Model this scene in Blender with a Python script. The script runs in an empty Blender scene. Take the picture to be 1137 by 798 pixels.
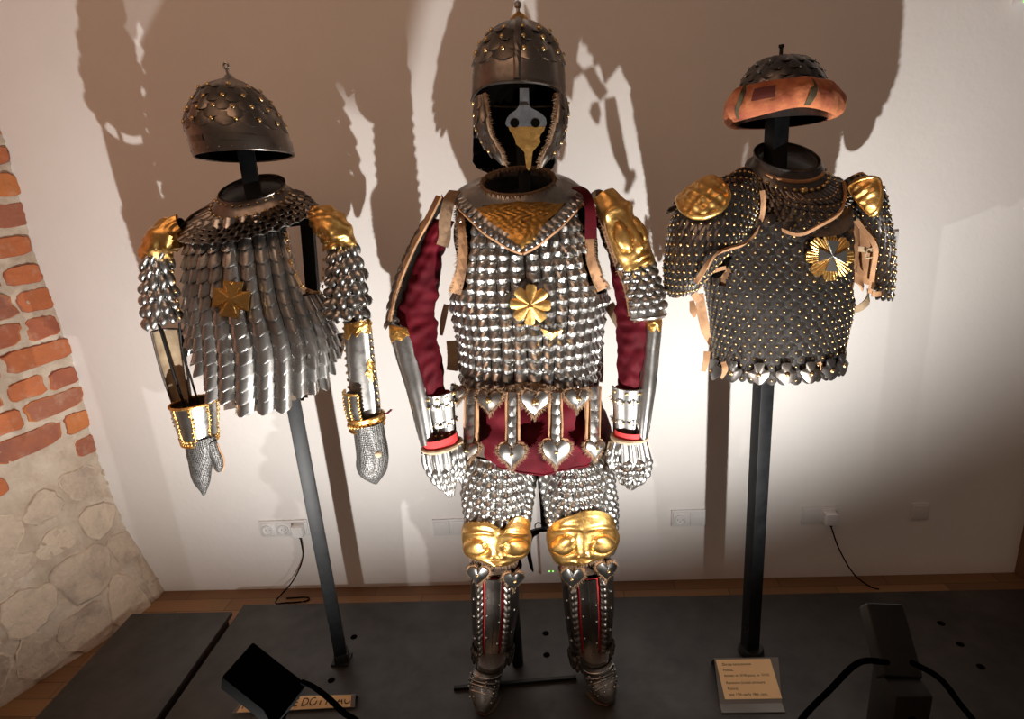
import bpy, bmesh, math, random
import numpy as np
from mathutils import Vector, Matrix

# ------------------------------------------------------------------ camera, world, lights, exposure
W, H, FPX = 1137, 798, 689.0
PITCH, ROLL, YAW, CAMH = 17.3, -4.3, -4.7, 1.70
WALL_Y, PLAT_Z = 2.235, 0.065
C = bpy.context.scene.collection
SC = bpy.context.scene
rng = random.Random(7)
nrg = np.random.RandomState(5)

def _axes():
    p, r, y = map(math.radians, (PITCH, ROLL, YAW))
    fwd = np.array([math.sin(y)*math.cos(p), math.cos(y)*math.cos(p), -math.sin(p)])
    r0 = np.array([math.cos(y), -math.sin(y), 0.0]); u0 = np.cross(r0, fwd)
    return r0*math.cos(r)+u0*math.sin(r), -r0*math.sin(r)+u0*math.cos(r), fwd
RIGHT, UP, FWD = _axes()
EYE = np.array([0, 0, CAMH])
cam_d = bpy.data.cameras.new('camera'); cam = bpy.data.objects.new('camera', cam_d); C.objects.link(cam)
cam_d.sensor_width = 36; cam_d.lens = FPX/W*36; cam_d.clip_start = 0.02
cam.matrix_world = Matrix(((RIGHT[0], UP[0], -FWD[0], 0), (RIGHT[1], UP[1], -FWD[1], 0), (RIGHT[2], UP[2], -FWD[2], CAMH), (0, 0, 0, 1)))
SC.camera = cam
SC.view_settings.view_transform = 'Standard'; SC.view_settings.look = 'None'
SC.view_settings.exposure = 0.0; SC.view_settings.gamma = 1.0; SC.view_settings.use_curve_mapping = False

world = bpy.data.worlds.new('gallery'); SC.world = world; world.use_nodes = True
world.node_tree.nodes['Background'].inputs[0].default_value = (1.0, 0.74, 0.59, 1)
world.node_tree.nodes['Background'].inputs[1].default_value = 0.10

def area(name, loc, target, size, power, color):
    d = bpy.data.lights.new(name, 'AREA'); d.shape = 'RECTANGLE'; d.size, d.size_y = size; d.energy = power; d.color = color
    o = bpy.data.objects.new(name, d); C.objects.link(o); o.location = loc
    o.rotation_euler = (Vector(target)-Vector(loc)).to_track_quat('-Z', 'Y').to_euler(); return o
area('ceiling_glow', (-0.9, 0.2, 3.3), (-0.3, 1.9, 1.4), (2.4, 1.2), 15.5, (1.0, 0.60, 0.38))
# the floor spotlights: lens place, point aimed at, power, cone, softness
SPOTS = [((-0.64, 0.88, 0.38), (-1.165, 2.235, 3.09), 13.2, 170, 1.0),
         ((0.60, 1.00, 0.655), (0.02, 2.235, 2.28), 9.8, 162, .80)]
SPOT_COLOR = (1.0, 0.965, 0.92)

# ------------------------------------------------------------------ picture points to places
def ray(x, y):
    return FWD + RIGHT*((x-W/2)/FPX) - UP*((y-H/2)/FPX)
def at(x, y, Y=None, Z=None, X=None):
    d = ray(x, y)
    t = Y/d[1] if Y is not None else ((Z-CAMH)/d[2] if Z is not None else X/d[0])
    return EYE + t*d
def nrm(v):
    v = np.asarray(v, float); return v/(np.linalg.norm(v, axis=-1, keepdims=True)+1e-12)
def project(P):
    q = P-EYE; z = q@FWD
    return np.stack([W/2+FPX*(q@RIGHT)/z, H/2-FPX*(q@UP)/z], -1)

# ------------------------------------------------------------------ mesh collecting
class MB:
    def __init__(s): s.v = []; s.f = []; s.m = []; s.n = 0
    def add(s, V, F, mat=0):
        V = np.asarray(V, float).reshape(-1, 3); s.v.append(V); o = s.n
        s.f.extend([tuple(i+o for i in f) for f in F]); s.m.extend([mat]*len(F)); s.n += len(V)
    def grid(s, P, mat=0, close_u=False):
        n, m = P.shape[:2]; F = []
        for i in range(n-1):
            for j in range(m if close_u else m-1):
                k = (j+1) % m; F.append((i*m+j, i*m+k, (i+1)*m+k, (i+1)*m+j))
        s.add(P.reshape(-1, 3), F, mat)
    def build(s, name, mats, parent=None, smooth=40):
        me = bpy.data.meshes.new(name)
        V = np.concatenate(s.v); off = np.array(parent.get('_base', (0, 0, 0))) if parent else np.zeros(3)
        me.from_pydata((V-off).tolist(), [], s.f)
        mats = mats if isinstance(mats, (list, tuple)) else [mats]
        for m in mats: me.materials.append(m)
        me.polygons.foreach_set('material_index', s.m)
        if smooth:
            me.shade_smooth(); me.set_sharp_from_angle(angle=math.radians(smooth))
        me.update()
        o = bpy.data.objects.new(name, me); C.objects.link(o)
        if parent: o.parent = parent; BASE[o.name] = off; o['_base'] = tuple(off)
        return o
BASE = {}
def tag(o, label, cat, group=None):
    o['label'] = label; o['category'] = cat
    if group: o['group'] = group
    return o
def thing(name, label, cat, loc, group=None):
    o = bpy.data.objects.new(name, None); C.objects.link(o); o.location = tuple(loc); o['_base'] = tuple(float(x) for x in loc)
    o.empty_display_size = 0.05
    return tag(o, label, cat, group)
def struct(o): o['kind'] = 'structure'; return o

# ------------------------------------------------------------------ surfaces
class Loft:
    """stack of ellipses; t runs down, u is the angle from the front (0 front, + to the viewer's right)"""
    def __init__(s, cs, As, rx, ry, e=2.0, tilt=0.0):
        cs = np.array(cs, float); As = nrm(np.array(As, float)); rx = np.array(rx, float); ry = np.array(ry, float)
        sp = nrm(np.gradient(cs, axis=0)); B = nrm(np.cross(As, sp)); tl = np.radians(np.broadcast_to(np.asarray(tilt, float), (len(cs),)))[:, None]; B = nrm(B*np.cos(tl)-sp*np.sin(tl))
        d = np.r_[0, np.cumsum(np.linalg.norm(np.diff(cs, axis=0), axis=1))]; s.T = d/d[-1]; s.len = d[-1]
        s.K = np.concatenate([cs, As, B, rx[:, None], ry[:, None]], 1); s.e = e
        n = len(s.T); m = np.zeros_like(s.K); T = s.T
        sl = np.diff(s.K, axis=0)/np.diff(T)[:, None]
        m[0] = sl[0]; m[-1] = sl[-1]
        for i in range(1, n-1):
            h0, h1 = T[i]-T[i-1], T[i+1]-T[i]; m[i] = (sl[i-1]*h1+sl[i]*h0)/(h0+h1)
        s.M = m
    def k(s, t):
        t = np.asarray(t, float); i = np.clip(np.searchsorted(s.T, t, 'right')-1, 0, len(s.T)-2)
        h = s.T[i+1]-s.T[i]; x = np.clip((t-s.T[i])/h, -.5, 1.5)[..., None]; h = h[..., None]
        a = 2*x**3-3*x**2+1; b = x**3-2*x**2+x; c = -2*x**3+3*x**2; d = x**3-x**2
        return a*s.K[i]+b*h*s.M[i]+c*s.K[i+1]+d*h*s.M[i+1]
    def P(s, t, u, off=0.0):
        k = s.k(t); u = np.asarray(u, float)
        su, cu = np.sin(u), np.cos(u); p = 2.0/s.e
        x = np.sign(su)*np.abs(su)**p; y = np.sign(cu)*np.abs(cu)**p
        return k[..., :3] + ((k[..., 9]+off)*x)[..., None]*k[..., 3:6] - ((k[..., 10]+off)*y)[..., None]*k[..., 6:9]
    def frame(s, t, u):
        t = np.asarray(t, float); u = np.asarray(u, float); h = 2e-3
        P = s.P(t, u); dt = (s.P(t+h, u)-s.P(t-h, u))/(2*h); du = (s.P(t, u+h)-s.P(t, u-h))/(2*h)
        X = nrm(du); N = nrm(np.cross(dt, du)); D = nrm(np.cross(X, N))
        return P, X, D, N, np.linalg.norm(dt, axis=-1), np.linalg.norm(du, axis=-1)
    def hit(s, px, py):
        if not hasattr(s, '_g'):
            tt, uu = np.meshgrid(np.linspace(0, 1, 241), np.linspace(-1.62, 1.62, 241), indexing='ij')
            P, X, D, N, _, _ = s.frame(tt, uu); f = ((EYE-P)*N).sum(-1) > -0.002
            s._g = (tt[f], uu[f], project(P[f]))
        T, U, Q = s._g; i = np.argmin((Q[:, 0]-px)**2+(Q[:, 1]-py)**2); return np.array([T[i], U[i]])
    def N(s, t, u): return s.frame(t, u)[3]
def loft_px(rings, Y=1.74, e=2.0, flat=1.0, tilt=0.0):
    """rings: (xl, yl, xr, yr[, depth radius or None[, Y]])"""
    cs, A, rx, ry = [], [], [], []
    for r in rings:
        y = r[5] if len(r) > 5 else Y
        Lp, Rp = at(r[0], r[1], Y=y), at(r[2], r[3], Y=y)
        cs.append((Lp+Rp)/2); A.append(Rp-Lp); rx.append(np.linalg.norm(Rp-Lp)/2)
        ry.append(r[4] if len(r) > 4 and r[4] else rx[-1]*flat)
    return Loft(cs, A, rx, ry, e, tilt)
class Plane:
    """flat (or gently curved) ornament carrier: t down, u right, metres from the origin"""
    def __init__(s, o, n, up=(0, 0, 1)):
        s.o = np.asarray(o, float); s.n = nrm(n); s.x = nrm(np.cross(up, -s.n)) ; s.x = -s.x if s.x[0] < 0 else s.x; s.d = nrm(np.cross(s.x, s.n))
        if s.d[2] > 0: s.d = -s.d
    def P(s, t, u, off=0.0): return s.o+np.asarray(t, float)[..., None]*s.d+np.asarray(u, float)[..., None]*s.x
    def N(s, t, u): return np.broadcast_to(s.n, np.asarray(t).shape+(3,))
    def hit(s, px, py):
        d = ray(px, py); k = ((s.o-EYE)@s.n)/(d@s.n); q = EYE+k*d-s.o; return np.array([q@s.d, q@s.x])

# ------------------------------------------------------------------ shapes
def shell(mb, S, t0=0, t1=1, u0=-math.pi, u1=math.pi, nt=24, nu=40, off=0.0, mat=0, mask=None, cap0=False, cap1=False):
    t = np.linspace(t0, t1, nt); u = np.linspace(u0, u1, nu); tt, uu = np.meshgrid(t, u, indexing='ij')
    P = S.P(tt, uu, off)
    if mask is None: mb.grid(P, mat)
    else:
        F = []
        for i in range(nt-1):
            for j in range(nu-1):
                if mask((t[i]+t[i+1])/2, (u[j]+u[j+1])/2): F.append((i*nu+j, i*nu+j+1, (i+1)*nu+j+1, (i+1)*nu+j))
        mb.add(P.reshape(-1, 3), F, mat)
    for c, row in ((cap0, P[0]), (cap1, P[-1])):
        if c: mb.add(np.vstack([row, row.mean(0)]), [(i, i+1, nu) for i in range(nu-1)], mat)
def scale_tpl(tip='round', bulge=.15, dome=0.0, nu=6, nv=6, th=.09, straight=.5, ridge=0.0):
    V = []; F = []
    for j in range(nv+1):
        v = j/nv
        if v <= straight: hw = 1.0
        else:
            q = (v-straight)/(1-straight)
            hw = math.sqrt(max(0, 1-q*q)) if tip == 'round' else (1-q**1.6 if tip == 'point' else math.sqrt(max(0, 1-q**5)))
            hw = max(hw, .22 if tip not in ('square', 'lobe') else .55)
        for i in range(nu+1):
            x = i/nu*2-1
            n = bulge*(1-x*x*hw*hw) + ridge*(1-abs(x))
            n += dome*(max(0, 1-(x*hw)**2-((v-.62)/.42)**2))**.7 if dome else 0
            if tip == 'lobe': n += .40*(1-abs(x)**2.5)*(max(0, (v-.30)/.38) if v < .68 else max(0, 1-(v-.68)/.55))
            V.append((x*hw*.5, v, n))
    m = nu+1
    for j in range(nv):
        for i in range(nu): F.append((j*m+i, j*m+i+1, (j+1)*m+i+1, (j+1)*m+i))
    loop = [j*m for j in range(nv+1)]+[nv*m+i for i in range(1, nu+1)]+[j*m+nu for j in range(nv-1, -1, -1)]
    b = len(V)
    for k in loop: V.append((V[k][0]*.97, V[k][1], V[k][2]-th))
    for a in range(len(loop)-1): F.append((loop[a], loop[a+1], b+a+1, b+a))
    return np.array(V), F, nu*nv
def rivet_tpl(n=7):
    V = []; F = []
    for k, (r, h) in enumerate(((1, 0), (.85, .5), (.45, .85))):
        for i in range(n): a = 2*math.pi*i/n; V.append((r*math.cos(a), r*math.sin(a), h))
    V.append((0, 0, 1)); 
    for k in range(2):
        for i in range(n): F.append((k*n+i, k*n+(i+1) % n, (k+1)*n+(i+1) % n, (k+1)*n+i))
    for i in range(n): F.append((2*n+i, 2*n+(i+1) % n, 3*n))
    return np.array(V), F
RIV = rivet_tpl()
def rivet(mb, P, N, r, h=None, mat=0):
    N = nrm(N); a = nrm(np.cross(N, (0.3, .2, 1))); b = np.cross(N, a); V, F = RIV
    mb.add(np.asarray(P)+r*V[:, :1]*a+r*V[:, 1:2]*b+(h or r)*V[:, 2:]*N, F, mat)
def scales(mb, S, rows, cols, t0=0.0, t1=1.0, u0=-1.6, u1=1.6, tpl=None, over=1.5, wide=1.04, lift=.12, stagger=True, mask=None, mat=0, rim=None,
           rivets=None, jit=.04, off=0.0, nscale=1.0):
    Vt, F = tpl[:2]; rows_ = []
    for r in range(rows):
        dt = (t1-t0)/rows; t = t0+r*dt
        for c in range(cols+(1 if stagger and r % 2 else 0)):
            du = (u1-u0)/cols; u = u0+(c+.5)*du-(du/2 if stagger and r % 2 else 0)
            if u < u0-du*.3 or u > u1+du*.3: continue
            if mask and not mask(t+dt*.7, u): continue
            rows_.append((t+rng.uniform(-jit, jit)*dt, u+rng.uniform(-jit, jit)*du, dt*over*(1+rng.uniform(-jit, jit)), du*wide*(1+rng.uniform(-jit, jit)), rng.uniform(-jit, jit), rng.uniform(-jit, jit)))
    if not rows_: return
    A = np.array(rows_)[:, None, :]; s_, v_, n_ = Vt[:, 0][None], Vt[:, 1][None], Vt[:, 2][None]
    tt = A[..., 0]+A[..., 2]*(v_+A[..., 4]*s_*.5); uu = A[..., 1]+A[..., 3]*(s_-A[..., 5]*(v_-.5)*.3)
    P, X, D, N, _, _ = S.frame(np.clip(tt, -.2, 1.2), uu)
    _, _, _, _, lt, lu = S.frame(A[:, 0, 0]+A[:, 0, 2]*.5, A[:, 0, 1])
    w = np.minimum(lu*A[:, 0, 3], lt*A[:, 0, 2]*1.6)[:, None]; h = (lt*A[:, 0, 2])[:, None]
    z = n_*w*nscale+lift*h*v_*(1+6*A[..., 4])+n_*w*nscale*A[..., 5]*2+off+A[..., 5]*1.5*w*s_*v_
    Q = P+z[..., None]*N; m = Q.shape[1]
    mb.add(Q.reshape(-1, 3), [tuple(i+k*m for i in f) for k in range(len(Q)) for f in F], mat)
    if rim is not None:
        nf = len(F); ns = tpl[2]; base = len(mb.m)-nf*len(Q)
        for k in range(len(Q)):
            for j in range(ns, nf): mb.m[base+k*nf+j] = rim
    if rivets:
        rr, vv, m2 = rivets; tc = A[:, 0, 0]+A[:, 0, 2]*vv; P, X, D, N, _, _ = S.frame(tc, A[:, 0, 1]); zc = (Vt[:, 2].max()*w[:, 0]*nscale+lift*h[:, 0]*vv+off)*.93
        for k in range(len(P)): rivet(mb, P[k]+N[k]*zc[k], N[k], rr, rr*.9, m2)
def tube(mb, pts, r, n=8, mat=0, caps=True, smooth=0):
    P = np.array(pts, float)
    if smooth:
        T = np.arange(len(P)); q = np.linspace(0, len(P)-1, smooth); m = np.gradient(P, axis=0)
        i = np.clip(q.astype(int), 0, len(P)-2); x = (q-i)[:, None]
        P = (2*x**3-3*x**2+1)*P[i]+(x**3-2*x**2+x)*m[i]+(-2*x**3+3*x**2)*P[i+1]+(x**3-x**2)*m[i+1]
    R = np.broadcast_to(np.asarray(r, float), (len(P),)) if np.ndim(r) == 0 else np.interp(np.linspace(0, 1, len(P)), np.linspace(0, 1, len(r)), r)
    d = nrm(np.gradient(P, axis=0)); ref = np.array([.13, .3, .9]) if abs(d[0][2]) < .9 else np.array([1., .2, 0])
    a = nrm(np.cross(d, ref)); b = np.cross(d, a); th = np.linspace(0, 2*math.pi, n, endpoint=False)
    G = P[:, None]+R[:, None, None]*(np.cos(th)[None, :, None]*a[:, None]+np.sin(th)[None, :, None]*b[:, None])
    mb.grid(G, mat, True)
    if caps:
        mb.add(G[0], [tuple(range(n))], mat); mb.add(G[-1], [tuple(range(n))], mat)
    return P
def strap(mb, pts, wdir, w, th=.003, mat=0, smooth=16):
    P = np.array(pts, float); q = np.linspace(0, len(P)-1, smooth); m = np.gradient(P, axis=0); i = np.clip(q.astype(int), 0, len(P)-2); x = (q-i)[:, None]
    P = (2*x**3-3*x**2+1)*P[i]+(x**3-2*x**2+x)*m[i]+(-2*x**3+3*x**2)*P[i+1]+(x**3-x**2)*m[i+1]
    d = nrm(np.gradient(P, axis=0)); wd = np.asarray(wdir, float)
    if wd.ndim == 1: wd = np.broadcast_to(wd, P.shape)
    else: wd = np.stack([np.interp(np.linspace(0, 1, len(P)), np.linspace(0, 1, len(wd)), wd[:, k]) for k in range(3)], 1)
    wd = nrm(wd-(wd*d).sum(1, keepdims=True)*d); n = np.cross(d, wd)
    W2 = (np.interp(np.linspace(0, 1, len(P)), np.linspace(0, 1, np.size(w)), np.ravel(w))/2)[:, None] if np.size(w) > 1 else w/2
    G = np.stack([P-wd*W2-n*th/2, P+wd*W2-n*th/2, P+wd*W2+n*th/2, P-wd*W2+n*th/2], 1)
    mb.grid(G, mat, True); mb.add(G[0], [(0, 1, 2, 3)], mat); mb.add(G[-1], [(0, 1, 2, 3)], mat)
    return P
def fringe(mb, pts, dirs, L, n, mat=0, th=.0011, smooth=30, nrml=(0, -1, 0)):
    P = np.array(pts, float); q = np.linspace(0, len(P)-1, n); i = np.clip(q.astype(int), 0, max(0, len(P)-2)); x = (q-i)[:, None]
    B = P[i]*(1-x)+P[i+1]*x
    Dv = np.asarray(dirs, float); Dv = np.broadcast_to(Dv, B.shape) if Dv.ndim == 1 else Dv[i]*(1-x)+Dv[i+1]*x
    for k in range(n):
        d = nrm(Dv[k]+nrg.normal(0, .28, 3)); l = L*rng.uniform(.5, 1.25); a = nrm(np.cross(d, (.3, 1, .2))); b = np.cross(d, a)
        p = B[k]+nrg.normal(0, .0012, 3); t = th*rng.uniform(.7, 1.5); e = p+d*l+nrg.normal(0, l*.12, 3)
        mb.add([p+a*t, p-a*t*.5+b*t*.87, p-a*t*.5-b*t*.87, e], [(0, 1, 3), (1, 2, 3), (2, 0, 3)], mat)
def box(mb, c, s, bev=.003, mat=0, R=None, seg=2):
    bm = bmesh.new(); bmesh.ops.create_cube(bm, size=1)
    for v in bm.verts: v.co = Vector((v.co.x*s[0], v.co.y*s[1], v.co.z*s[2]))
    if bev: bmesh.ops.bevel(bm, geom=bm.edges[:], offset=bev, segments=seg, profile=.6, affect='EDGES')
    V = np.array([v.co[:] for v in bm.verts]); bm.verts.index_update(); F = [tuple(v.index for v in f.verts) for f in bm.faces]; bm.free()
    if R is not None: V = V@np.asarray(R, float)      # rows of R: local x, y, z axes
    mb.add(V+np.asarray(c, float), F, mat)
def patch(mb, S, cpx, opx, h=None, nr=8, base=.002, mat=0, dens=1, edge=.003, smooth=False, side=True):
    """a plate lying on surface S whose outline is opx; h(x, y, r): height in metres from picture offsets"""
    O = np.array([S.hit(*p) for p in opx]); c = S.hit(*cpx); q = np.array(opx, float)
    if dens > 1:
        n = len(O); k = np.arange(n*dens)/dens; i = k.astype(int) % n; x = (k-k.astype(int))[:, None]
        if smooth:
            def cr(A):
                a, b, c2, d = A[(i-1) % n], A[i], A[(i+1) % n], A[(i+2) % n]
                return .5*((2*b)+(-a+c2)*x+(2*a-5*b+4*c2-d)*x**2+(-a+3*b-3*c2+d)*x**3)
            O, q = cr(O), cr(q)
        else: O = O[i]*(1-x)+O[(i+1) % n]*x; q = q[i]*(1-x)+q[(i+1) % n]*x
    rs = [(k+1)/nr for k in range(nr)]; n = len(O); G = []
    for r in rs:
        tu = c+(O-c)*r; xy = (q-np.array(cpx))*r
        hh = np.array([h(x, y, r) for x, y in xy]) if h else np.zeros(n)
        G.append(S.P(tu[:, 0], tu[:, 1])+(base+edge+hh)[:, None]*S.N(tu[:, 0], tu[:, 1]))
    tu = O; 
    if side: G.append(S.P(tu[:, 0], tu[:, 1])+(base-.002)*S.N(tu[:, 0], tu[:, 1]))
    mb.grid(np.array(G), mat, True)
    c1 = S.P(c[:1], c[1:])+(base+edge+(h(0, 0, 0) if h else 0))*S.N(c[:1], c[1:])
    mb.add(np.vstack([G[0], c1]), [(i, (i+1) % n, n) for i in range(n)], mat)
    if side: mb.add(np.vstack([G[-1], S.P(c[:1], c[1:])+(base-.002)*S.N(c[:1], c[1:])]), [(i, (i+1) % n, n) for i in range(n)], mat)
def onpx(S, pts, off=0.0):
    tu = np.array([S.hit(*p) for p in pts]); return S.P(tu[:, 0], tu[:, 1])+off*S.N(tu[:, 0], tu[:, 1])
def heart(cx, cy, r, k=1.25, n=28, up=1):
    out = []
    for i in range(n):
        a = 2*math.pi*i/n; x = math.sin(a)**3; y = -(13*math.cos(a)-5*math.cos(2*a)-2*math.cos(3*a)-math.cos(4*a))/16
        out.append((cx+r*x*1.02, cy+r*k*.95*y*up))
    return out
def ellipse(cx, cy, rx, ry, n=28, rot=0):
    c, s = math.cos(rot), math.sin(rot)
    return [(cx+rx*math.cos(a)*c-ry*math.sin(a)*s, cy+rx*math.cos(a)*s+ry*math.sin(a)*c) for a in [2*math.pi*i/n for i in range(n)]]
def bump(x, y, cx, cy, sx, sy=None): return math.exp(-((x-cx)/sx)**2-((y-cy)/(sy or sx))**2)
# ------------------------------------------------------------------ materials
def mat(name, color, rough=.5, metal=0.0, var=0.0, vscale=12, bump_s=0.0, bscale=60, rvar=0.0, coat=0.0, sheen=0.0, color2=None, isl=0.0, spec=None, detail=4, bdist=.002):
    m = bpy.data.materials.new(name); m.use_nodes = True; nt = m.node_tree; N, L = nt.nodes, nt.links; b = N['Principled BSDF']
    b.inputs['Base Color'].default_value = (*color, 1); b.inputs['Roughness'].default_value = rough; b.inputs['Metallic'].default_value = metal
    if spec is not None: b.inputs['Specular IOR Level'].default_value = spec
    if coat: b.inputs['Coat Weight'].default_value = coat
    if sheen: b.inputs['Sheen Weight'].default_value = sheen; b.inputs['Sheen Roughness'].default_value = .35; b.inputs['Sheen Tint'].default_value = (*[min(1, c*2+.1) for c in color], 1)
    tc = N.new('ShaderNodeTexCoord')
    if var or rvar or color2 or isl:
        n = N.new('ShaderNodeTexNoise'); n.inputs['Scale'].default_value = vscale; n.inputs['Detail'].default_value = detail; n.inputs['Roughness'].default_value = .62
        L.new(tc.outputs['Object'], n.inputs['Vector'])
        fac = n.outputs['Fac']
        if isl:
            g = N.new('ShaderNodeNewGeometry'); mx = N.new('ShaderNodeMath'); mx.operation = 'MULTIPLY_ADD'; mx.inputs[1].default_value = isl
            ad = N.new('ShaderNodeMath'); ad.operation = 'SUBTRACT'; L.new(g.outputs['Random Per Island'], ad.inputs[0]); ad.inputs[1].default_value = .5
            L.new(ad.outputs[0], mx.inputs[0]); L.new(fac, mx.inputs[2]); fac = mx.outputs[0]
        r = N.new('ShaderNodeValToRGB'); c2 = color2 or tuple(c*(1-var) for c in color)
        c1 = color if color2 else tuple(min(1, c*(1+var)) for c in color)
        r.color_ramp.elements[0].color = (*c2, 1); r.color_ramp.elements[1].color = (*c1, 1); r.color_ramp.elements[0].position = .3; r.color_ramp.elements[1].position = .7
        L.new(fac, r.inputs[0]); L.new(r.outputs[0], b.inputs['Base Color'])
        if rvar:
            mr = N.new('ShaderNodeMapRange'); mr.inputs['From Min'].default_value = .3; mr.inputs['From Max'].default_value = .7
            mr.inputs['To Min'].default_value = rough+rvar; mr.inputs['To Max'].default_value = max(.05, rough-rvar); L.new(fac, mr.inputs[0]); L.new(mr.outputs[0], b.inputs['Roughness'])
    if bump_s:
        n2 = N.new('ShaderNodeTexNoise'); n2.inputs['Scale'].default_value = bscale; n2.inputs['Detail'].default_value = 5; L.new(tc.outputs['Object'], n2.inputs['Vector'])
        bp = N.new('ShaderNodeBump'); bp.inputs['Strength'].default_value = bump_s; bp.inputs['Distance'].default_value = bdist; L.new(n2.outputs['Fac'], bp.inputs['Height']); L.new(bp.outputs[0], b.inputs['Normal'])
    return m
M = {}
M['plaster'] = mat('white_plaster', (.80, .77, .74), .92, var=.03, vscale=2.5, bump_s=.25, bscale=45, bdist=.004)
M['steel'] = mat('worn_steel', (.37, .36, .345), .36, 1, var=.35, vscale=22, rvar=.1, bump_s=.12, bscale=90, isl=.35)
M['steel_dark'] = mat('browned_steel', (.19, .165, .145), .38, 1, var=.4, vscale=18, rvar=.1, bump_s=.15, bscale=80, isl=.35)
M['steel_black'] = mat('blackened_steel', (.11, .10, .095), .36, .9, var=.4, vscale=20, rvar=.1, bump_s=.1, bscale=90, isl=.3)
M['steel_bright'] = mat('polished_steel', (.48, .47, .45), .30, 1, var=.25, vscale=25, rvar=.08, bump_s=.12, bscale=70, isl=.25)
M['gold'] = mat('gilt_brass', (.74, .44, .14), .38, 1, var=.3, vscale=40, rvar=.1, bump_s=.35, bscale=110, bdist=.003)
M['gold_dark'] = mat('engraved_brass', (.55, .30, .08), .42, 1, var=.45, vscale=55, rvar=.1, bump_s=.6, bscale=85, bdist=.004)
M['steel_mid'] = mat('grey_steel', (.33, .31, .29), .38, 1, var=.35, vscale=18, rvar=.1, bump_s=.15, bscale=80)
M['nasal'] = mat('blued_steel', (.15, .155, .165), .33, .6, var=.3, vscale=30)
M['brass'] = mat('brass_rivet', (.58, .40, .18), .34, 1)
M['velvet'] = mat('crimson_velvet', (.078, .0022, .007), .7, 0, var=.45, vscale=9, spec=.12, bump_s=.2, bscale=300)
M['red'] = mat('red_cloth', (.55, .03, .03), .8, 0, var=.2, vscale=30)
M['leather'] = mat('tan_leather', (.46, .25, .12), .75, 0, color2=(.24, .12, .055), vscale=26, bump_s=.3, bscale=130)
M['leather_dark'] = mat('dark_leather', (.10, .055, .03), .75, 0, color2=(.04, .025, .018), vscale=26, bump_s=.3, bscale=130)
M['hide'] = mat('raw_hide', (.50, .38, .24), .85, 0, color2=(.26, .18, .11), vscale=22, bump_s=.3, bscale=90)
M['fringe'] = mat('woollen_fringe', (.30, .19, .11), .95, 0, color2=(.16, .10, .06), vscale=60)
M['blackpaint'] = mat('black_painted_steel', (.006, .006, .006), .5, 0, spec=.3, var=.4, vscale=30, bump_s=.06, bscale=120)
M['polegrey'] = mat('black_square_tube', (.006, .0063, .007), .5, 0, spec=.2, var=.5, vscale=25, bump_s=.08, bscale=150)
M['lampblack'] = mat('lamp_black', (.0012, .0012, .0012), .9, 0, spec=0)
M['void'] = mat('unlit_hollow', (.003, .0025, .002), .9, 0, spec=0)  # near-black colour stands in for shade inside helmets, holes and openings
M['board'] = mat('black_mdf_board', (.021, .017, .0145), .5, 0, var=.45, vscale=7, bump_s=.05, bscale=300, rvar=.08)
M['plastic'] = mat('white_plastic', (.72, .71, .70), .35, 0)
M['plastic_grey'] = mat('recess_plastic', (.35, .34, .33), .5, 0)
M['card'] = mat('cream_card', (.85, .60, .33), .8, 0)
M['acrylic_edge'] = mat('grey_card_edge', (.16, .155, .15), .3, 0)
M['ink'] = mat('dark_ink', (.05, .03, .02), .9, 0)
M['fur'] = mat('rust_red_padding', (.50, .17, .06), .9, 0, color2=(.26, .06, .03), vscale=24, bump_s=.5, bscale=75, bdist=.004, sheen=.1)
M['green_braid'] = mat('olive_braid', (.085, .06, .025), .9, 0, color2=(.04, .03, .015), vscale=80)
M['fur_patch'] = mat('dark_red_patch', (.10, .02, .014), .9, 0, var=.3)
M['mortar'] = mat('lime_mortar', (.62, .52, .42), .95, 0, color2=(.40, .31, .23), vscale=6, bump_s=.8, bscale=25, bdist=.012)
M['brick'] = mat('old_red_brick', (.56, .17, .055), .9, 0, color2=(.20, .075, .05), vscale=9, bump_s=.6, bscale=40, bdist=.008, isl=.55)
M['stone'] = mat('field_stone', (.62, .50, .38), .9, 0, color2=(.36, .28, .22), vscale=9, bump_s=1.0, bscale=30, bdist=.015, isl=.45, detail=9)
def smear(m, lo, hi, amt, col, sc):
    nt = m.node_tree; N, L = nt.nodes, nt.links; b = N['Principled BSDF']; old = b.inputs['Base Color'].links[0].from_socket
    tc = N.new('ShaderNodeTexCoord'); n = N.new('ShaderNodeTexNoise'); n.inputs['Scale'].default_value = sc; n.inputs['Detail'].default_value = 10; n.inputs['Roughness'].default_value = .68; L.new(tc.outputs['Object'], n.inputs['Vector'])
    rr = N.new('ShaderNodeValToRGB'); rr.color_ramp.elements[0].position = lo; rr.color_ramp.elements[1].position = hi; rr.color_ramp.elements[1].color = (amt, amt, amt, 1); L.new(n.outputs['Fac'], rr.inputs[0])
    m2 = N.new('ShaderNodeMix'); m2.data_type = 'RGBA'; L.new(rr.outputs[0], m2.inputs[0]); L.new(old, m2.inputs[6]); m2.inputs[7].default_value = (*col, 1); L.new(m2.outputs[2], b.inputs['Base Color'])
smear(M['stone'], .40, .60, .85, (.58, .46, .35), 7)
smear(M['mortar'], .50, .66, .6, (.36, .25, .17), 11)
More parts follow.
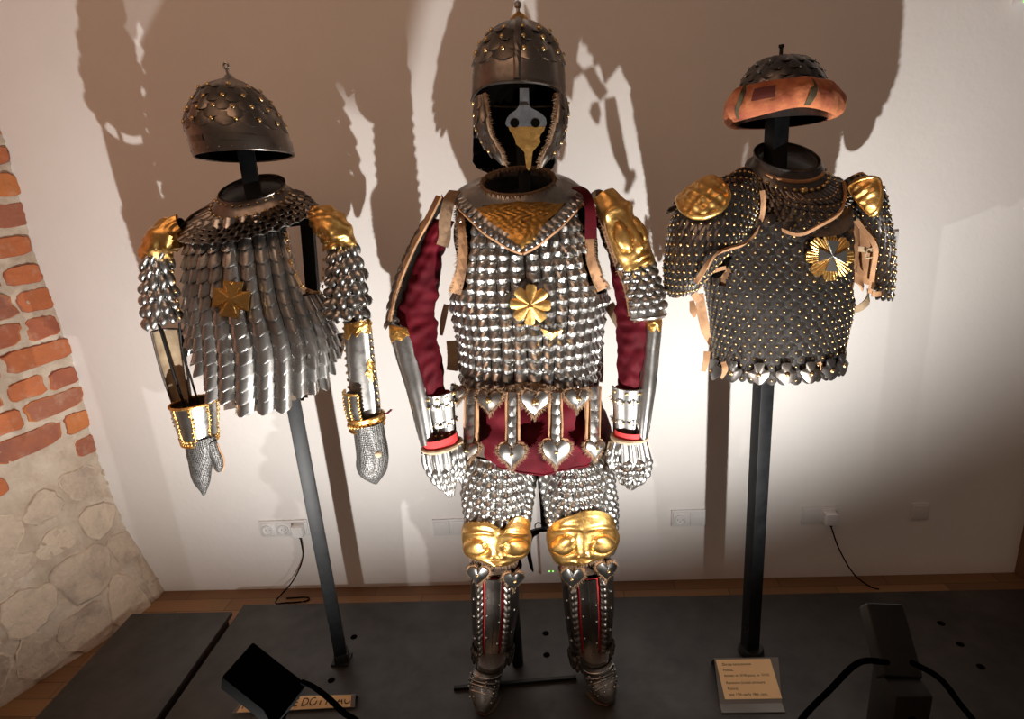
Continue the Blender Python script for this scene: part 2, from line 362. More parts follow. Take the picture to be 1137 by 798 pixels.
def brick_mix(m):
    nt = m.node_tree; N, L = nt.nodes, nt.links; b = N['Principled BSDF']; old = b.inputs['Base Color'].links[0].from_socket
    g = N.new('ShaderNodeNewGeometry'); r = N.new('ShaderNodeValToRGB'); cr = r.color_ramp; cr.interpolation = 'CONSTANT'
    cols = [(.0, (.52, .15, .045)), (.22, (.36, .10, .05)), (.4, (.56, .19, .05)), (.55, (.24, .085, .06)), (.7, (.44, .13, .05)), (.86, (.20, .085, .07))]
    cr.elements[0].position = 0; cr.elements[0].color = (*cols[0][1], 1); cr.elements[1].position = cols[1][0]; cr.elements[1].color = (*cols[1][1], 1)
    for p, c in cols[2:]: e = cr.elements.new(p); e.color = (*c, 1)
    L.new(g.outputs['Random Per Island'], r.inputs[0])
    tc = N.new('ShaderNodeTexCoord'); n = N.new('ShaderNodeTexNoise'); n.inputs['Scale'].default_value = 16; n.inputs['Detail'].default_value = 9; n.inputs['Roughness'].default_value = .7; L.new(tc.outputs['Object'], n.inputs['Vector'])
    m1 = N.new('ShaderNodeMix'); m1.data_type = 'RGBA'; m1.inputs[0].default_value = .35; L.new(r.outputs[0], m1.inputs[6]); L.new(old, m1.inputs[7])
    rr = N.new('ShaderNodeValToRGB'); rr.color_ramp.elements[0].position = .52; rr.color_ramp.elements[1].position = .74; rr.color_ramp.elements[1].color = (.5, .5, .5, 1); L.new(n.outputs['Fac'], rr.inputs[0])
    m2 = N.new('ShaderNodeMix'); m2.data_type = 'RGBA'; L.new(rr.outputs[0], m2.inputs[0]); L.new(m1.outputs[2], m2.inputs[6]); m2.inputs[7].default_value = (.52, .38, .28, 1); L.new(m2.outputs[2], b.inputs['Base Color'])
brick_mix(M['brick'])
M['led'] = mat('green_led', (.1, .6, .05), .4); _b = M['led'].node_tree.nodes['Principled BSDF']; _b.inputs['Emission Color'].default_value = (.25, 1, .1, 1); _b.inputs['Emission Strength'].default_value = 1.6
M['lens'] = mat('lamp_lens', (.9, .9, .9), .2); _b = M['lens'].node_tree.nodes['Principled BSDF']; _b.inputs['Emission Color'].default_value = (1, .93, .85, 1); _b.inputs['Emission Strength'].default_value = 6

def mail_mat():
    m = mat('riveted_mail', (.12, .115, .11), .5, .7); nt = m.node_tree; N, L = nt.nodes, nt.links; b = N['Principled BSDF']
    tc = N.new('ShaderNodeTexCoord'); v = N.new('ShaderNodeTexVoronoi'); v.inputs['Scale'].default_value = 190; v.inputs['Randomness'].default_value = .35
    L.new(tc.outputs['Object'], v.inputs['Vector'])
    r = N.new('ShaderNodeValToRGB'); r.color_ramp.elements[0].color = (.02, .018, .016, 1); r.color_ramp.elements[0].position = .25; r.color_ramp.elements[1].color = (.17, .165, .16, 1); r.color_ramp.elements[1].position = .62
    L.new(v.outputs['Distance'], r.inputs[0]); L.new(r.outputs[0], b.inputs['Base Color'])
    bp = N.new('ShaderNodeBump'); bp.inputs['Strength'].default_value = .9; bp.inputs['Distance'].default_value = .002; L.new(v.outputs['Distance'], bp.inputs['Height']); L.new(bp.outputs[0], b.inputs['Normal'])
    return m
M['mail'] = mail_mat()
def wood_mat():
    m = mat('oak_plank_floor', (.3, .15, .06), .5); nt = m.node_tree; N, L = nt.nodes, nt.links; b = N['Principled BSDF']
    tc = N.new('ShaderNodeTexCoord'); br = N.new('ShaderNodeTexBrick'); L.new(tc.outputs['Object'], br.inputs['Vector'])
    br.inputs['Color1'].default_value = (.36, .185, .075, 1); br.inputs['Color2'].default_value = (.20, .095, .038, 1); br.inputs['Mortar'].default_value = (.05, .025, .012, 1)
    br.inputs['Scale'].default_value = 1; br.inputs['Brick Width'].default_value = .42; br.inputs['Row Height'].default_value = .075; br.inputs['Mortar Size'].default_value = .0012
    mp = N.new('ShaderNodeMapping'); mp.inputs['Scale'].default_value = (3, 40, 1); L.new(tc.outputs['Object'], mp.inputs[0])
    n = N.new('ShaderNodeTexNoise'); n.inputs['Scale'].default_value = 3; n.inputs['Detail'].default_value = 6; L.new(mp.outputs[0], n.inputs['Vector'])
    mx = N.new('ShaderNodeMix'); mx.data_type = 'RGBA'; mx.blend_type = 'MULTIPLY'; mx.inputs[0].default_value = .5
    L.new(br.outputs['Color'], mx.inputs[6]); L.new(n.outputs['Color'], mx.inputs[7]); L.new(mx.outputs[2], b.inputs['Base Color'])
    return m
M['wood'] = wood_mat()
def acrylic():
    m = mat('clear_acrylic', (1, 1, 1), .08); b = m.node_tree.nodes['Principled BSDF']; b.inputs['Transmission Weight'].default_value = 1; b.inputs['IOR'].default_value = 1.3; return m
M['acrylic'] = acrylic()
# ------------------------------------------------------------------ the room
mb = MB(); box(mb, (0, WALL_Y+.06, 1.6), (9, .12, 3.4), 0); struct(mb.build('wall_back', M['plaster'], smooth=0))
mb = MB(); box(mb, (0, .4, -.03), (9, 4.4, .06), 0); struct(mb.build('floor', M['wood'], smooth=0))
# rough left wall: mortar bed, courses of bricks above, field stones below
CORN = np.array([-1.935, WALL_Y, 0]); LDIR = nrm(np.array([-0.13, -0.535, 0])); LN = np.array([-LDIR[1], LDIR[0], 0]); LN = LN if LN[0] > 0 else -LN
def lw(s, z, d=0.0): return CORN+LDIR*s+np.array([0, 0, z])+LN*d
def lwd(s, z): return .012*math.sin(3.1*s+1.7*z)+.010*math.sin(7.3*z-2*s)+max(0, .30-z)*.33*(0.55+.45*math.sin(5*s+1))+max(0, .75-z)*.05
mb = MB(); ss = np.linspace(-.05, 1.7, 140); zz = np.linspace(-.02, 3.0, 240)
mb.grid(np.array([[lw(s, z, lwd(s, z)-.012+nrg.normal(0, .0025)) for s in ss] for z in zz]), 0)
def lump(s0, s1, z0, z1, mi, prot, rnd, jg=.035):
    """an irregular block standing out of the mortar"""
    n = 20; out = []
    cx, cz, hx, hz = (s0+s1)/2, (z0+z1)/2, (s1-s0)/2, (z1-z0)/2
    ph = rng.uniform(0, 6); e = rnd
    ring = []
    for i in range(n):
        a = 2*math.pi*i/n; ca, sa = math.cos(a), math.sin(a); q = (abs(ca)**e+abs(sa)**e)**(-1/e)
        k = 1+(.05 if jg < .05 else .12)*math.sin(3*a+ph)+rng.uniform(-jg, jg); ring.append((ca*q*k, sa*q*k))
    G = []
    for r, d in ((1.0, -.02), (.985, prot*.6), (.92, prot)):
        G.append([lw(cx+x*hx*r, cz+z*hz*r, lwd(cx+x*hx*r, cz+z*hz*r)-.012+d+rng.uniform(-.0025, .0025)) for x, z in ring])
    mb.grid(np.array(G), mi, True); mb.add(np.vstack([np.array(G[-1]), lw(cx, cz, lwd(cx, cz)-.012+prot)]), [(i, (i+1) % n, n) for i in range(n)], mi)
z = .70; course = 0
while z < 2.9:
    h = rng.uniform(.072, .086); s = -.30+(.16 if course % 2 else .0)+rng.uniform(-.03, .03)
    while s < 1.6:
        l = rng.choice((.25, .26, .13, .24, .12)); e = s+l
        s0 = max(s, -.012+rng.uniform(-.01, .02)); 
        if e-s0 > .035 and not (z < .78 and rng.random() < .35): lump(s0, e, z+rng.uniform(-.005, .005), z+h+rng.uniform(-.006, .006), 1, rng.uniform(.004, .010), 9)
        s = e+rng.uniform(.012, .024)
    z += h+rng.uniform(.020, .028); course += 1
zz0 = .0
for row, (za, zb) in enumerate(((-.02, .2), (.18, .36), (.34, .52), (.5, .7))):
    s = -.05-rng.uniform(0, .12)
    while s < 1.6:
        l = rng.uniform(.10, .30)
        if rng.random() < .8: lump(s, s+l, za+rng.uniform(-.02, .05), zb+rng.uniform(-.06, .03), 2, rng.uniform(.001, .008), rng.uniform(2.0, 3.0), .10); s += l+rng.uniform(.0, .025)
struct(mb.build('wall_left', [M['mortar'], M['brick'], M['stone']], smooth=50))
xr = float(at(1132, 600, Y=WALL_Y)[0])+.004; mb = MB(); box(mb, (xr+.1, WALL_Y-.02, .55), (.2, .05, 1.1), .004); 
wr = struct(mb.build('trim_1', M['wood'], smooth=0))

# display platform: two black boards
def board(name, label, x0, x1, y0, y1, holes=()):
    t = thing(name, label, 'platform', ((x0+x1)/2, (y0+y1)/2, 0))
    mb = MB(); box(mb, ((x0+x1)/2, (y0+y1)/2, PLAT_Z-.009), (x1-x0, y1-y0, .018), .0015); mb.build('board_top', M['board'], t, smooth=30)
    mb = MB(); box(mb, ((x0+x1)/2, (y0+y1)/2, (PLAT_Z-.018)/2), (x1-x0-.03, y1-y0-.03, PLAT_Z-.018), 0); mb.build('plinth', M['board'], t, smooth=0)
    for hx, hy, r in holes:
        mb = MB(); th = np.linspace(0, 2*math.pi, 20, endpoint=False)
        G = [[(hx+r*q*math.cos(a), hy+r*q*math.sin(a), PLAT_Z+d) for a in th] for q, d in ((1.12, .0002), (1.06, .001), (.96, .0009), (.9, .0004), (.0, .0003))]
        mb.grid(np.array(G), 0, True); mb.build('cable_grommet', M['void'], t)
    return t
hp = [at(x, y, Z=PLAT_Z) for x, y in ((606, 703), (607, 727), (393, 707), (368, 755), (1045, 692), (1066, 715), (1089, 740))]
board('display_platform', 'wide low black display platform the three suits of armour stand on', -1.345, 2.0, .80, 2.052, [(p[0], p[1], .011) for p in hp])
board('display_platform', 'narrow black platform board beside the brick wall', -1.80, -1.375, .80, 2.012)
# seam bar between the boots
mb = MB(); a, b = at(504, 764, Z=PLAT_Z+.006), at(640, 752, Z=PLAT_Z+.006)
strap(mb, [a, (a+b)/2, b], (0, 1, 0), .012, .012); tag(mb.build('floor_bar', M['blackpaint']), 'thin black metal bar lying on the platform between the boots', 'bar')

# ------------------------------------------------------------------ sockets, plugs, sensor
def socket(px0, py0, px1, py1, kinds, label, group=None):
    a, b = at(px0, py0, Y=WALL_Y), at(px1, py1, Y=WALL_Y); n = len(kinds); w = (b[0]-a[0])/n; h = .075; zc = (a[2]+b[2])/2-h/2+.0
    t = thing('wall_socket' if 'r' in kinds else 'wall_switch', label, 'socket' if 'r' in kinds else 'switch', ((a[0]+b[0])/2, WALL_Y, zc), group)
    mb = MB(); box(mb, ((a[0]+b[0])/2, WALL_Y-.004, zc), (b[0]-a[0], .008, h), .003); mb.build('cover_frame', M['plastic'], t, smooth=30)
    for i, k in enumerate(kinds):
        x = a[0]+w*(i+.5); mb = MB(); box(mb, (x, WALL_Y-.008, zc), (w*.84, .008, h*.78), .003)
        if k == 'r':
            th = np.linspace(0, 2*math.pi, 28, endpoint=False)
            G = [[(x+r*math.cos(q), WALL_Y-y, zc-.003+r*math.sin(q)) for q in th] for r, y in ((.0225, .012), (.0225, .0175), (.0195, .0175), (.0185, .0125), (.0001, .0125))]
            mb.grid(np.array(G), 0, True)
            for dx in (-.0095, .0095): box(mb, (x+dx, WALL_Y-.0128, zc-.003), (.0045, .001, .0045), 0, 1)
            box(mb, (x, WALL_Y-.0128, zc-.012), (.004, .001, .004), 0, 1)
            mb.build('socket_insert', [M['plastic'], M['plastic_grey']], t, smooth=30)
        else: mb.build('rocker' if k == 's' else 'blank_plate', M['plastic'], t, smooth=30)
    return zc
z1 = socket(288, 577, 341, 577, 'rrr', 'triple white wall socket behind the left stand pole')
z2 = socket(480, 576, 520, 575, 'ss', 'double white switch plate low on the wall beside the left thigh')
z3 = socket(745, 566, 784, 564, 'rs', 'double white wall socket left of the right stand pole')
z4 = socket(890, 563, 930, 561, 'sr', 'double white wall socket right of the right stand pole with a charger')
z5 = socket(1012, 558, 1032, 557, 'b', 'single white blank plate nearest the right edge')
def charger(px, py, pts, label):
    c = at(px, py, Y=WALL_Y-.03); t = thing('power_adapter', label, 'charger', c)
    mb = MB(); box(mb, c, (.046, .036, .05), .005); mb.build('adapter_body', M['plastic'], t, smooth=30)
    mb = MB(); box(mb, c+(0.004, 0, -.03), (.012, .010, .014), .002); mb.build('cable_plug', M['lampblack'], t, smooth=30)
    mb = MB(); tube(mb, [c+(0.004, 0, -.034)]+pts, .0028, 8, smooth=40); mb.build('cable', M['lampblack'], t)
def fl(x, y, z=.004): return at(x, y, Z=z)
charger(331, 589, [at(336, 620, Y=2.2), at(325, 645, Y=2.19), fl(306, 668, .01), fl(318, 669), fl(340, 667), fl(341, 663), fl(318, 664)], 'white charger plugged in behind the left pole with a looping black cable')
charger(922, 575, [at(932, 610, Y=2.19), at(948, 637, Y=2.17), fl(966, 651), fl(976, 654)], 'white charger plugged in right of the right pole with a black cable')
mb = MB(); c = at(988, 274, Y=WALL_Y-.006); box(mb, c, (.045, .012, .105), .003); 
t = thing('thermostat', 'small white wall controller half hidden by the right armour sleeve', 'controller', c); mb.build('body', M['plastic'], t, smooth=30)
mb = MB(); box(mb, c+(0, -.0065, .02), (.03, .002, .03), .0006); mb.build('display', M['plastic_grey'], t, smooth=30)
# small white network box with a green lamp between the legs
c = at(614, 634, Y=WALL_Y-.012); t = thing('junction_box', 'small white wall box with a green light between the legs', 'box', c)
mb = MB(); box(mb, at(617, 612, Y=WALL_Y-.012), (.13, .024, .21), .006); mb.build('body', M['plaster'], t, smooth=30)
for px in (610, 614):
    mb = MB(); rivet(mb, at(px, 634, Y=WALL_Y-.0235), (0, -1, 0), .004, .002); mb.build('indicator', M['led'], t)
# emergency fitting at the upper right
c = at(1134, 3, Y=WALL_Y-.02); t = thing('emergency_light', 'small white fitting high on the wall at the upper right corner', 'light', c)
mb = MB(); box(mb, c+(0.02, 0, 0.02), (.07, .04, .05), .008); mb.build('housing', M['plastic'], t, smooth=30)
mb = MB(); rivet(mb, c+(-.005, -.021, 0.0), (0, -1, 0), .003, .002); mb.build('indicator', M['led'], t)
# ------------------------------------------------------------------ floor spotlights
def spotlight(p1, p2, p3, spec, label, cables, dp, head):
    """p1, p2: far top corners, p3: near top corner on p1's side"""
    lens, aim, watts, cone, blend = spec; lens = np.array(lens); dirn = nrm(np.array(aim)-lens)
    ax = p1-p3; ln = np.linalg.norm(ax); ax = ax/ln; lat = p2-p1; lat = lat-ax*(lat@ax); wd = np.linalg.norm(lat); lat = lat/wd
    up = np.cross(ax, lat); up = up if up[2] > 0 else -up
    c = (p1+p2)/2-ax*ln/2-up*dp/2
    t = thing('floor_spotlight', label, 'spotlight', (c[0], c[1], PLAT_Z))
    mb = MB(); box(mb, c, (wd, ln, dp), .006, 0, np.array([lat, ax, up]), 3); mb.build('housing', M['blackpaint' if dp < .06 else 'lampblack'], t, smooth=30)
    # the lamp head with its lens, hung under the black housing
    hs, hc = head
    mb = MB(); box(mb, hc, hs, .005); mb.build('lamp_head', M['blackpaint' if dp < .06 else 'lampblack'], t, smooth=30)
    fy = hc[1]+hs[1]/2
    mb = MB(); box(mb, (lens[0], fy+.0005, lens[2]), (.045, .003, .045), .001); mb.build('lens', M['lens'], t, smooth=30)
    mb = MB(); q0 = c-ax*(ln/2-.01)-up*dp*.3; by = hc[1]-hs[1]/2+.01; tube(mb, [(hc[0], by, hc[2]), (hc[0], by-.004, (hc[2]+q0[2])/2), (hc[0], min(by, q0[1]-.02), q0[2]-.03), q0], .010, 8); mb.build('bracket', M['lampblack'], t, smooth=30)
    foot = np.array([hc[0], hc[1], hc[2]-hs[2]/2])
    mb = MB(); tube(mb, [foot, (foot[0], foot[1], PLAT_Z+.02)], .012, 12); mb.build('post', M['blackpaint'], t)
    mb = MB(); th = np.linspace(0, 2*math.pi, 28, endpoint=False)
    G = [[(foot[0]+r*math.cos(a), foot[1]+r*math.sin(a), PLAT_Z+z) for a in th] for r, z in ((.0, .018), (.065, .018), (.07, .014), (.07, 0.0))]
    mb.grid(np.array(G), 0, True); mb.build('foot_plate', M['blackpaint'], t)
    for pts in cables:
        mb = MB(); tube(mb, pts, .005, 10, smooth=40); mb.build('cable', M['lampblack'], t)
    d = bpy.data.lights.new('spot', 'SPOT'); d.energy = watts*10; d.color = SPOT_COLOR; d.spot_size = math.radians(cone); d.spot_blend = blend; d.shadow_soft_size = .007
    o = bpy.data.objects.new('lamp_beam', d); C.objects.link(o); o.parent = t; p = lens
    o.location = tuple(p-np.array(t['_base'])); o.rotation_euler = (Vector(aim)-Vector(p.tolist())).to_track_quat('-Z', 'Y').to_euler()
pass
Z = .60
p1, p2, p3 = at(281, 712, Z=.745), at(246, 751, Z=.725), at(341, 759, Z=.66)
spotlight(p1, p2, p3, SPOTS[0], 'black box spotlight at lower left in front of the narrow board', [[at(336, 757, Y=.95), at(352, 765, Y=.86), at(378, 788, Y=.80), at(410, 830, Y=.76), at(430, 1000, Y=.74)]], .08, ((.08, .08, .09), (-.64, .815, .38)))
p1, p2, p3 = at(1003, 669, Y=1.03), at(962, 669, Y=1.03), at(1026, 752, Y=.93)
spotlight(p1, p2, p3, SPOTS[1], 'black box spotlight at lower right in front of the right stand',
          [[at(985, 735, Y=.93), at(955, 735, Y=.88), at(925, 762, Y=.85), at(880, 815, Y=.83), at(860, 900, Y=.82)],
           [at(1012, 735, Y=.93), at(1042, 752, Y=.88), at(1065, 780, Y=.85), at(1100, 830, Y=.83), at(1120, 910, Y=.82)]], .04, ((.062, .085, .17), (.585, .935, .685)))

# ------------------------------------------------------------------ signs lying on the platform
def text(name, body, loc, xdir, updir, size, m, parent, shear=0.0, align='LEFT'):
    cu = bpy.data.curves.new(name, 'FONT'); cu.body = body; cu.size = size; cu.shear = shear; cu.align_x = align; cu.align_y = 'CENTER'; cu.extrude = .0001
    tmp = bpy.data.objects.new(name, cu); C.objects.link(tmp); bpy.context.view_layer.update()
    me = bpy.data.meshes.new_from_object(tmp.evaluated_get(bpy.context.evaluated_depsgraph_get())); bpy.data.objects.remove(tmp); me.name = name; me.materials.clear(); me.materials.append(m)
    o = bpy.data.objects.new(name, me); C.objects.link(o)
    x = nrm(xdir); y = nrm(np.asarray(updir)-x*(np.asarray(updir)@x)); z = np.cross(x, y); l = np.asarray(loc)-np.array(parent['_base'])
    o.matrix_world = Matrix(((x[0], y[0], z[0], l[0]), (x[1], y[1], z[1], l[1]), (x[2], y[2], z[2], l[2]), (0, 0, 0, 1))); o.parent = parent
    return o
def slab(mb, q, n, th, mi=0, grow=1.0):
    q = np.array(q); c = q.mean(0); q = c+(q-c)*grow; n = nrm(n); V = np.vstack([q, q+n*th]); mb.add(V, [(0, 1, 2, 3), (4, 5, 6, 7)]+[(i, (i+1) % 4, 4+(i+1) % 4, 4+i) for i in range(4)], mi)
# touch notice: tent tilted a little towards the visitor
q = [at(258, 792, Z=PLAT_Z+.004), at(394, 785, Z=PLAT_Z+.004), at(395, 771, Z=PLAT_Z+.03), at(271, 774, Z=PLAT_Z+.03)]
t = thing('notice_sign', 'cream touch notice strip behind the lower left spotlight', 'sign', (np.mean(q, 0)[0], np.mean(q, 0)[1], PLAT_Z))
n = nrm(np.cross(q[1]-q[0], q[3]-q[0])); n = n if n[2] > 0 else -n
mb = MB(); slab(mb, q, n, .003); mb.build('holder', M['acrylic_edge'], t, smooth=0)
mb = MB(); slab(mb, [p+n*.0032 for p in q], n, .0008, 0, .93); mb.build('card', M['card'], t, smooth=0)
c = np.mean(q, 0)+n*.0068; x = nrm(q[1]-q[0]); u = nrm(np.cross(n, x))
text('lettering', 'PROSZĘ NIE DOTYKAĆ', c, x, u, .034, M['ink'], t, .25, 'CENTER')
mb = MB(); slab(mb, [q[3]-n*.001, q[2]-n*.001, np.r_[q[2][:2]+[0, .02], PLAT_Z], np.r_[q[3][:2]+[0, .02], PLAT_Z]], (0, 1, 0), .002); mb.build('back_strut', M['acrylic_edge'], t, smooth=0)
# exhibit label by the right stand
q = [at(799, 782, Z=PLAT_Z+.004), at(868, 781, Z=PLAT_Z+.004), at(864, 730, Z=PLAT_Z+.055), at(793, 731, Z=PLAT_Z+.055)]
t = thing('label_card', 'cream printed exhibit card in a clear holder before the right stand', 'card', (np.mean(q, 0)[0], np.mean(q, 0)[1], PLAT_Z))
n = nrm(np.cross(q[1]-q[0], q[3]-q[0])); n = n if n[2] > 0 else -n; x = nrm(q[1]-q[0]); u = nrm(np.cross(n, x))
mb = MB(); slab(mb, q, n, .003); slab(mb, [q[0], q[1], np.r_[q[1][:2]+[0, -.03], PLAT_Z+.001], np.r_[q[0][:2]+[0, -.03], PLAT_Z+.001]], (0, 0, 1), .003)
slab(mb, [q[3]-n*.001, q[2]-n*.001, np.r_[q[2][:2]+[0, .04], PLAT_Z+.001], np.r_[q[3][:2]+[0, .04], PLAT_Z+.001]], (0, 1, 0), .003); mb.build('holder', M['acrylic_edge'], t, smooth=0)
cq = [at(804, 777, Z=PLAT_Z+.012), at(861, 777, Z=PLAT_Z+.012), at(859, 734, Z=PLAT_Z+.054), at(797, 735, Z=PLAT_Z+.054)]
w = np.linalg.norm(q[1]-q[0]); hh = np.linalg.norm(q[3]-q[0]); cc = np.mean(q, 0)+n*.0032
mb = MB(); slab(mb, [cc-x*w*.46-u*hh*.40, cc+x*w*.46-u*hh*.40, cc+x*w*.46+u*hh*.46, cc-x*w*.46+u*hh*.46], n, .0006); mb.build('card', M['card'], t, smooth=0)
for i, s in enumerate(('Zbroje karacenowe', 'Polska,', 'koniec w. XVII-pocz. w. XVIII.', 'Karacena (scale) armours', 'Poland,', 'late 17th-early 18th cent.')):
    text('lettering', s, cc+n*.0009-x*w*.38+u*hh*(.35-.125*i-(.03 if i > 2 else 0)), x, u, .0116, M['ink'], t)

# ------------------------------------------------------------------ scale patterns
T_SHINGLE = scale_tpl('round', .32, 0, 8, 9, .10, .72)            # tall half-pipe scales
T_DOME = scale_tpl('round', .08, .36, 8, 8, .06, .40)             # bulging round scales
T_KEEL = scale_tpl('lobe', .14, 0, 6, 10, .09, .80)             # block scales with a raised lower lobe
T_DISC = scale_tpl('round', .12, 0, 8, 7, .15, .45)               # studded round scales
T_FLAT = scale_tpl('round', .08, 0, 6, 5, .08, .5)

# ------------------------------------------------------------------ LEFT SUIT: stand
def square_pole(x, y, z0, z1, w, rot=0.0):
    mb = MB(); r = np.array([[math.cos(rot), math.sin(rot), 0], [-math.sin(rot), math.cos(rot), 0], [0, 0, 1]])
    box(mb, (x, y, (z0+z1)/2), (w, w, z1-z0), .003, 0, r); return mb
YL = 1.74
t = thing('armour_stand', 'black square pole stand carrying the left suit of armour', 'stand', (-.81, 1.745, PLAT_Z))
square_pole(-.83, 1.745, PLAT_Z, 1.86, .042, .35).build('pole', M['polegrey'], t, smooth=30)
mb = MB(); box(mb, (-.83, 1.745, PLAT_Z+.004), (.06, .06, .008), .002); box(mb, (-.83, 1.745, PLAT_Z+.02), (.05, .05, .04), .004, 0, np.array([[math.cos(.35), math.sin(.35), 0], [-math.sin(.35), math.cos(.35), 0], [0, 0, 1]])); mb.build('base_flange', M['blackpaint'], t, smooth=30)
mb = MB(); a, b = at(200, 258, Y=1.745), at(352, 240, Y=1.745); box(mb, (a+b)/2, (np.linalg.norm(b-a), .03, .04), .003, 0, np.array([nrm(b-a), (0, 1, 0), nrm(np.cross(nrm(b-a), (0, 1, 0)))])); mb.build('shoulder_bar', M['blackpaint'], t, smooth=30)
a, b = at(341, 244, Y=1.765), at(352, 380, Y=1.765); mb = MB(); strap(mb, [a, (a+b)/2, b], (1, 0, 0), .036, .02); mb.build('side_bar', M['blackpaint'], t, smooth=30)
mb = MB(); strap(mb, [at(250, 224, Y=1.75), at(222, 233, Y=1.74), at(207, 246, Y=1.735), at(196, 262, Y=1.72)], (0, 1, .2), .03, .004); mb.build('shoulder_strap', M['leather_dark'], t)
mb = MB(); strap(mb, [at(313, 216, Y=1.76), at(335, 231, Y=1.745), at(352, 240, Y=1.74)], (0, 1, .2), .03, .004); mb.build('shoulder_strap', M['leather_dark'], t)

# left helmet
S = loft_px([(251, 86, 257, 86), (243, 90, 266, 89), (231, 97, 279, 96), (219.5, 113, 297, 112), (213.5, 129, 307, 127), (212.5, 145, 314, 142), (217, 158, 319, 156), (223, 177, 322, 170)], YL, tilt=-6)
hb = at(272, 176, Y=YL); t = thing('scaled_helmet', 'domed brown steel helmet with gilt rivets over the left suit', 'helmet', hb)
mb = MB(); shell(mb, S, 0, 1, nt=26, nu=56, cap0=True); dome = mb.build('skull', M['steel_dark'], t)
mb = MB(); shell(mb, S, .02, .985, nt=20, nu=48, off=-.006); mb.build('lining', M['void'], t)
mb = MB(); scales(mb, S, 6, 13, .03, .62, -math.pi, math.pi, T_FLAT, 1.75, 1.1, .05, mat=0, jit=.02, off=-.003)
for tt, n, ph in ((.16, 9, .1), (.32, 13, .0), (.46, 16, .15), (.61, 14, .05)):
    for i in range(n):
        u = -math.pi+2*math.pi*(i+ph)/n; P, X, D, N, _, _ = S.frame(tt+rng.uniform(-.015, .015), u); rivet(mb, P+N*.003, N, .0062, .0045, 1)
mb.build('scales', [M['steel_dark'], M['brass']], t)
mb = MB(); shell(mb, S, .80, .99, nt=5, nu=56, off=.0022); P = S.P(np.full(56, .995), np.linspace(-math.pi, math.pi, 56)); tube(mb, P, .0028, 6)
for i in range(26): u = -math.pi+2*math.pi*i/26; q, X, D, N, _, _ = S.frame(.95, u); rivet(mb, q+N*.002, N, .0022)
for u0, u1 in ((-.62, -.28), (.05, .75)): shell(mb, S, .80, .875, u0, u1, 4, 8, .0045)
mb.build('brow_band', M['steel_dark'], t)
a = S.P(0., 0.)*.5+S.P(0., math.pi)*.5
mb = MB(); tube(mb, [a-[0, 0, .006], a+[0, 0, .002], a+[0, 0, .008]], [.017, .012, .006], 14); tube(mb, [a+[0, 0, .006], a+[-.001, 0, .02]], .004, 8)
r = []; 
for i in range(13): q = 2*math.pi*i/12; r.append(a+[-.002+.0065*math.sin(q), .001, .028-.0075*math.cos(q)])
tube(mb, r, .0028, 7); mb.build('finial', M['steel'], t)

# left cuirass
S = loft_px([(214, 240, 326, 228, .085), (210, 270, 338, 256, .105), (210, 330, 354, 318, .12), (212, 390, 374, 380, .125), (213, 428, 374, 420, .125), (214, 468, 374, 461, .125)], YL, 2.15)
HEM = np.array([(205, 392), (213, 402), (225, 440), (240, 452), (262, 460), (290, 466), (310, 462), (330, 450), (350, 442), (366, 430), (374, 404), (380, 396)], float)
def armhole(t_, u):
    P = S.P(t_, u); x, y = project(P)
    if u > .2 and y < 330-max(0, (x-330))*.25 and x > 317+(y-258)*.22: return False
    return True
t = thing('scale_cuirass', 'dark steel scale cuirass with tall vertical scales and gold cross, left suit', 'cuirass', (-.83, 1.745, 1.1)); t_cl = t
def hem(t_, u):
    x, y = project(S.P(min(t_+.03, 1), u)); return armhole(t_, u) and y < np.interp(x, HEM[:, 0], HEM[:, 1])+1
mb = MB(); shell(mb, S, 0.02, .99, nt=60, nu=80, off=-.018, mask=lambda a, u: armhole(a, u) and (abs(u) > 1.75 and a < .72 or hem(a, u))); mb.build('leather_backing', M['leather_dark'], t)
mb = MB(); scales(mb, S, 16, 15, 0.02, 1.0, -1.75, 1.75, T_SHINGLE, 1.28, .97, .27, False, hem, jit=.02, off=-.013, rim=1); mb.build('body_scales', [M['steel'], M['steel_bright']], t)
edge = [(317, 258), (321, 290), (327, 305), (334, 318), (345, 324), (353, 325)]
mb = MB(); P = onpx(S, edge, .004); strap(mb, P, (1, 0, .3), .012, .004, smooth=24)
for p in [(318, 266), (320, 278), (322, 291), (326, 304), (334, 317), (344, 324), (352, 325)]:
    h = S.hit(*p); rivet(mb, S.P(h[0], h[1])+.006*S.N(h[0], h[1]), S.N(h[0], h[1]), .006, .005, 1)
mb.build('armhole_edging', [M['leather'], M['brass']], t)
# cross badge
cp = S.hit(257, 332); cn = S.N(cp[0], cp[1]); PL = Plane(S.P(cp[0], cp[1])+cn*.016, cn)
def cross_out(cx, cy, R, rot=0.0, notch=.50, arms=4):
    o = []
    for k in range(arms):
        a = rot+2*math.pi*k/arms; da = math.pi/arms
        for rr, q in ((notch, -da), (.80, -.80*da), (1.06, -.62*da), (.93, -.3*da), (.90, 0), (.93, .3*da), (1.06, .62*da), (.80, .80*da)): o.append((cx+R*rr*math.cos(a+q), cy+R*rr*math.sin(a+q)))
    return o
mb = MB(); patch(mb, PL, (257, 332), cross_out(257, 332, 22, .12, .62), lambda x, y, r: .006*(1-r), 8, 0, 0, 2, .003)
for k in range(4):
    a = math.pi/4+.12+k*math.pi/2
    for s in (-1, 0, 1):
        p0 = PL.hit(257+9*math.cos(a+s*.2), 332+9*math.sin(a+s*.2)); p1 = PL.hit(257+16*math.cos(a+s*.3), 332+16*math.sin(a+s*.3))
        tube(mb, [PL.P(p0[0], p0[1])+cn*.0055, PL.P(p1[0], p1[1])+cn*.0045], .0014, 6)
